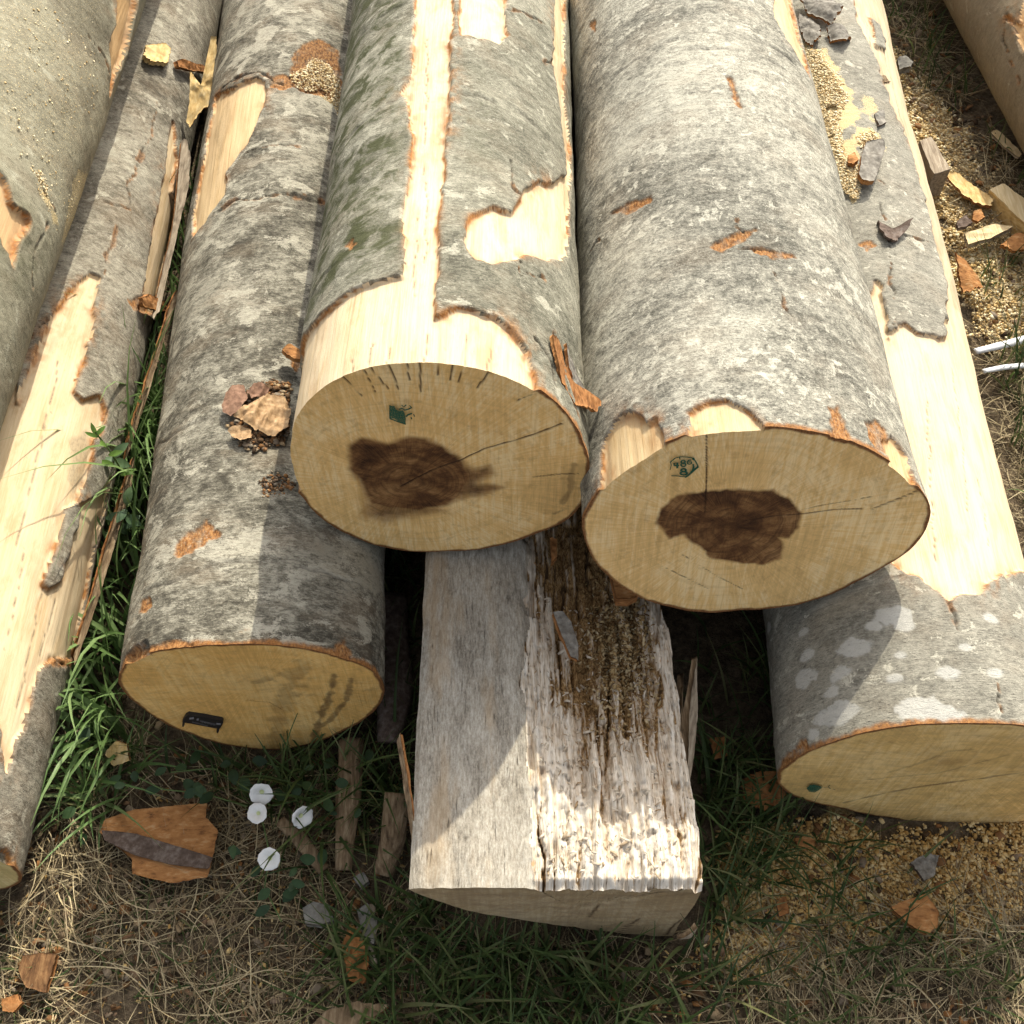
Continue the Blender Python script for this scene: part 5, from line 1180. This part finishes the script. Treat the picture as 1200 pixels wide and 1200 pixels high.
# bindweed with four white flowers
bw = tag(empty('bindweed', tuple(gz((310,960), 0))), 'trailing bindweed with four white trumpet flowers in front of the tagged log', 'plant')
B0 = np.array(bw.location)
M_VINE = tint_mat('bindweed_leaf', [(.022,.048,.018), (.036,.072,.025), (.05,.095,.032)], .55, .3, .15)
t = NT('bindweed_petal'); v = t.obj(); t.bsdf(t.mix(t.noise(t.map(v, (300, 300, 300)), 1, 3, .6), (.70, .70, .66), (.84, .83, .80)), .6, None, .2); M_PET = t.m
t = NT('bindweed_throat'); t.bsdf((.62, .66, .36), .6, None, .2); M_THR = t.m
vp = []
for path in ([(470,930),(420,925),(360,935),(318,945),(300,930),(250,900),(200,905)], [(305,950),(316,1000),(310,1040),(330,1080)], [(355,955),(345,930),(330,900),(300,890)], [(150,905),(190,925),(240,930),(290,945)], [(300,925),(306,905)]):
    P = [gz(p, .03+.012*math.sin(i*2.1)) for i, p in enumerate(path)]
    P = np.array(P); tt = np.linspace(0, len(P)-1, 30); P = np.stack([np.interp(tt, np.arange(len(P)), P[:, i]) for i in range(3)], 1)
    vp.append(tube(P, .0011))
V, F, T = join(vp); mesh('vine_stem', V-B0, F, M_STEM, bw, None, {'tint': T})
lf = []
for k in range(95):
    px = (rng.normal(285, 95), rng.normal(925, 36))
    if k > 78: px = (rng.normal(330, 25), rng.normal(1020, 35))
    c = gz(px, rng.uniform(.02, .07)); a = rng.uniform(0, 6.28)
    if c[1] > .60 and -.56 < c[0] < -.19: continue
    l = rng.uniform(.014, .026)
    if any(math.hypot(px[0]-fx, px[1]-fy) < 27 for fx, fy in ((306,931),(301,953),(355,958),(315,1007))): continue
    if 118 < px[0] < 262 and px[1] > 935: continue
    pass; lf.append(leaf_blade(c, (math.cos(a), math.sin(a), rng.uniform(-.2, .3)), l, l*rng.uniform(.55, .8), (rng.normal(0, .3), -.35+rng.normal(0, .3), 1)))
V, F, T = join(lf); fo = mesh('foliage', V-B0, F, M_VINE, bw, None, {'tint': T})
def flower(px, rpx, h, tilt, seed):
    c = gz(px, h); rr = rpx*1.52/FPX*1.0; n = 60; K = 10
    a = np.linspace(0, 2*np.pi, n, endpoint=False); f = np.linspace(.12, 1, K)
    R_ = rr*f[:, None]*(1+.022*np.cos(5*a+seed)[None]*f[:, None]**3+.02*np.cos(11*a+seed*2)[None]*f[:, None]**4)
    Z = rr*(-.75*(1-f[:, None])**2.0+.07*np.abs(np.sin(2.5*a+seed))[None]*f[:, None]**2*(1-.3*f[:, None])+.05*np.sin(5*a+seed)[None]*f[:, None]**3-.10*f[:, None]**8)
    V = np.stack([R_*np.cos(a), R_*np.sin(a), Z*np.ones((1, n))], -1).reshape(-1, 3)
    nrm = Vector(tilt).normalized(); q = Vector((0, 0, 1)).rotation_difference(nrm).to_matrix()
    V = V@np.array(q).T
    o = mesh('flower', V, grid_faces(K, n, True), M_PET, bw); o.location = Vector(c-B0)
    th_ = np.array([[0, 0, -.72*rr]]); ring = np.stack([np.cos(a)*rr*.2, np.sin(a)*rr*.2, np.full(n, -.44*rr)], 1)
    V2 = np.concatenate([ring, th_])@np.array(q).T; mesh('throat', V2, np.stack([np.arange(n), (np.arange(n)+1) % n, np.full(n, n)], 1), M_THR, o)
    e = c+np.array(nrm)*(-.7*rr); st = [e+(np.array([e[0]+.01, e[1]+.012, .005])-e)*s for s in np.linspace(0, 1, 6)]
    V3, F3, T3 = tube(st, .0012); mesh('flower_stalk', V3-c, F3, M_STEM, o, None, {'tint': T3})
flower((306,931), 14.5, .075, (.1,-.75,.7), 1); flower((301,953), 12.5, .07, (-.1,-.3,.9), 2); flower((355,958), 14, .07, (.55,-.55,.6), 3); flower((315,1007), 13.5, .07, (.0,-.45,.9), 4)

# ------------------------------------------------------------------ stamps and tag
t = NT('green_stamp_ink'); v = t.obj(); n = t.noise(t.map(v, (600, 600, 600)), 1, 4, .7)
p = t.bsdf(t.mix(n, (.008, .05, .028), (.03, .14, .085)), .7, None, .2)
tr = t.new('BsdfTransparent'); mx = t.new('MixShader'); t.put(mx.inputs[0], t.mr(n, .34, .5, .25, .96))
t.t.links.new(tr.outputs[0], mx.inputs[1]); t.t.links.new(p.outputs[0], mx.inputs[2]); t.t.links.new(mx.outputs[0], t.out.inputs[0]); M_INK = t.m
class Ink:
    def __init__(s, L, off=.0032): s.L, s.off, s.parts = L, off, []
    def P(s, px):
        return s.L.cap_pt(s.L.cap_xy(px), s.off)
    def stroke(s, px, w):
        w = w*1.25e-3; P = s.P(px); k = len(P); d = np.gradient(P, axis=0); d /= np.linalg.norm(d, axis=1)[:, None]; sd = np.cross(d, s.L.a)
        V = np.stack([P-sd*w/2, P+sd*w/2, P+sd*w/2+s.L.a*.0002, P-sd*w/2+s.L.a*.0002], 1).reshape(-1, 3)
        s.parts.append((V, grid_faces(k, 4, True), np.zeros((len(V), 4))))
    def blob(s, px):
        P = s.P(px); n = len(P); c = P.mean(0); V = np.concatenate([P, np.repeat(c[None], n, 0)])
        i = np.arange(n); j = (i+1) % n; s.parts.append((V, np.stack([i, j, n+j, n+i], 1), np.zeros((2*n, 4))))
    def build(s, parent, label):
        V, F, T = join(s.parts); c = V.mean(0); o = mesh('stamp', V-c, F, M_INK, parent); o.location = c
        o['label'] = label; return o
def arc(cx, cy, rx, ry, a0, a1, n=12): return [(cx+rx*math.cos(math.radians(a)), cy+ry*math.sin(math.radians(a))) for a in np.linspace(a0, a1, n)]
k = Ink(LB)
Z0x, Z0y, zs = 770, 525, 1/20.
def z(pts): return [(Z0x+x*zs, Z0y+y*zs) for x, y in pts]
k.stroke(z([(300,290),(420,190),(520,160),(700,165),(840,190),(900,270),(960,390)]), 1.4); k.stroke(z([(960,390),(860,470),(800,530),(690,620),(640,640)]), 2.6); k.stroke(z([(690,630),(560,620),(430,605),(330,605)]), 1.3); k.stroke(z([(840,190),(850,215),(835,235)]), 2.4)
k.stroke(z([(840,330),(850,400),(830,470),(790,520)]), 1.8); k.stroke(z([(310,290),(330,350),(300,465)]), .7); k.stroke(z([(520,160),(530,220)]), 1.2)
# figures: 4 8 6 over 8
k.stroke(z([(470,430),(470,300),(390,320),(400,360),(510,370)]), 2.2)
k.stroke(z(arc(605,280,45,38,0,360,16)), 1.7); k.stroke(z(arc(610,345,55,42,0,360,16)), 1.9)
k.stroke(z([(800,235),(740,235),(705,280),(715,325),(760,335),(800,315),(795,275),(735,280)]), 1.6)
k.stroke(z(arc(615,475,55,36,0,360,16)), 2.2); k.stroke(z(arc(620,545,75,40,0,360,16)), 2.3)
k.build(capB, 'green hexagon outline stamp around small digits')
k = Ink(LA)
Z0x, Z0y, zs = 450, 465, 45/1200.
k.blob(z([(190,220),(330,230),(380,330),(470,380),(600,360),(660,470),(690,640),(680,800),(520,740),(330,630),(190,600)]))
for pts, w in (([(190,200),(190,620)], 1.2), ([(190,620),(450,720),(690,800)], 1.6), ([(560,200),(620,260),(700,190)], 1.2), ([(640,360),(760,330),(860,280)], 1.6), ([(690,560),(760,500),(880,460)], 2.0), ([(850,580),(870,640)], 1.4), ([(930,480),(960,560)], 1.0), ([(480,330),(560,300),(640,340)], 1.4), ([(800,210),(880,290)], 1.0)): k.stroke(z(pts), w)
k.build(capA, 'smudged green hexagon stamp')
k = Ink(LD)
Z0x, Z0y, zs = 900, 890, 110/1200.
k.blob(z([(490,340),(530,300),(590,292),(650,310),(690,335),(640,370),(590,395),(520,385)]))
for pts, w in (([(640,310),(700,325)], .9), ([(710,330),(770,325),(795,350)], .9), ([(830,352),(855,355)], .8), ([(760,330),(790,300)], .7)): k.stroke(z(pts), w)
k.build(capD, 'small smeared green stamp')
# black plastic log tag
M_TAG = simple_mat('black_plastic', [(.010,.010,.010), (.016,.015,.015), (.024,.022,.02)], (200,200,200), .5, 0, .4)
t = NT('tag_figures'); t.bsdf((.20, .20, .21), .5, None, .4); M_TAGF = t.m
def prism(L, px, d0, d1):
    q = L.cap_xy(px); n = len(q)
    fr_ = L.cap_pt(q)
    V = np.concatenate([fr_-L.a*d0, fr_-L.a*d1]); i = np.arange(n); j = (i+1) % n
    side = np.stack([i, j, n+j, n+i], 1)
    V = np.concatenate([V, np.repeat((fr_.mean(0)-L.a*d1)[None], n, 0)])
    return V, np.concatenate([side, np.stack([n+i, n+j, 2*n+j, 2*n+i], 1)]), np.zeros((len(V), 4))
Z0x, Z0y, zs = 210, 825, 60/1200.
V, F, T = join([prism(LC, z([(90,310),(160,200),(230,160),(320,175),(600,215),(850,265),(1010,290),(1045,330),(1010,420),(960,480),(840,480),(520,420),(300,375),(150,350)]), 0, .006),
                prism(LC, z([(90,300),(150,300),(140,380),(110,440),(80,420)]), 0, .007), prism(LC, z([(890,460),(960,460),(940,540),(915,590),(885,560)]), 0, .007)])
c = V.mean(0); tg = mesh('tag', V-c, F, M_TAG, capC, smooth=False); tg.location = c; tg['label'] = 'black plastic number tag with two prongs'
fig = []
for pts in ([(250,230),(350,215),(355,255),(250,265)], [(420,255),(470,250),(470,290),(420,290)], [(880,350),(985,365),(980,395),(880,385)]): fig.append(prism(LC, z(pts), .006, .0066))
for k_ in range(16):
    x0 = 500+k_*23; y0 = 285+k_*6.0
    fig.append(prism(LC, z([(x0,y0),(x0+9,y0),(x0+9,y0+32+14*(k_ % 3)),(x0,y0+32)]), .006, .0063)); fig.append(prism(LC, z([(x0-180,y0+35),(x0-172,y0+35),(x0-172,y0+58),(x0-180,y0+58)]), .006, .0063))
V, F, T = join(fig); lt = mesh('tag_figures', V-c, F, M_TAGF, tg, smooth=False)

# ------------------------------------------------------------------ camera, light, world
cam = bpy.data.cameras.new('camera'); co = bpy.data.objects.new('camera', cam); COL.objects.link(co)
co.location = (0, 0, 1.65); co.rotation_euler = (math.radians(90)-PITCH, 0, 0)
cam.sensor_width = 36; cam.sensor_fit = 'HORIZONTAL'; cam.lens = FPX/1200*36; cam.clip_start = .02; cam.clip_end = 500
S.camera = co
SUN = Vector((.34, 1.06, 1.0)).normalized()
sl_ = bpy.data.lights.new('sun', 'SUN'); sl_.energy = 2.75; sl_.angle = math.radians(.55); sl_.color = (1, .94, .80)
so = bpy.data.objects.new('sun', sl_); COL.objects.link(so); so.rotation_euler = (-SUN).to_track_quat('-Z', 'Y').to_euler(); so.location = (2, 6, 5)
wd = bpy.data.worlds.new('World'); S.world = wd; wd.use_nodes = True
nt = wd.node_tree; nt.nodes.clear()
sk = nt.nodes.new('ShaderNodeTexSky'); sk.sky_type = 'NISHITA'; sk.sun_disc = False; sk.sun_elevation = math.asin(SUN.z); sk.sun_rotation = math.atan2(SUN.x, SUN.y); sk.dust_density = 5.0; sk.air_density = .9; sk.ozone_density = .5
bg = nt.nodes.new('ShaderNodeBackground'); bg.inputs[1].default_value = .15
wo = nt.nodes.new('ShaderNodeOutputWorld'); hs = nt.nodes.new('ShaderNodeHueSaturation'); hs.inputs['Saturation'].default_value = .35; nt.links.new(sk.outputs[0], hs.inputs['Color']); nt.links.new(hs.outputs[0], bg.inputs[0]); nt.links.new(bg.outputs[0], wo.inputs[0])
S.view_settings.view_transform = 'Standard'; S.view_settings.look = 'None'; S.view_settings.exposure = .82; S.view_settings.gamma = 1
S.view_settings.use_curve_mapping = False
S.render.engine = 'CYCLES'
S.cycles.max_bounces = 6; S.cycles.use_denoising = True; S.cycles.denoising_prefilter = 'NONE'
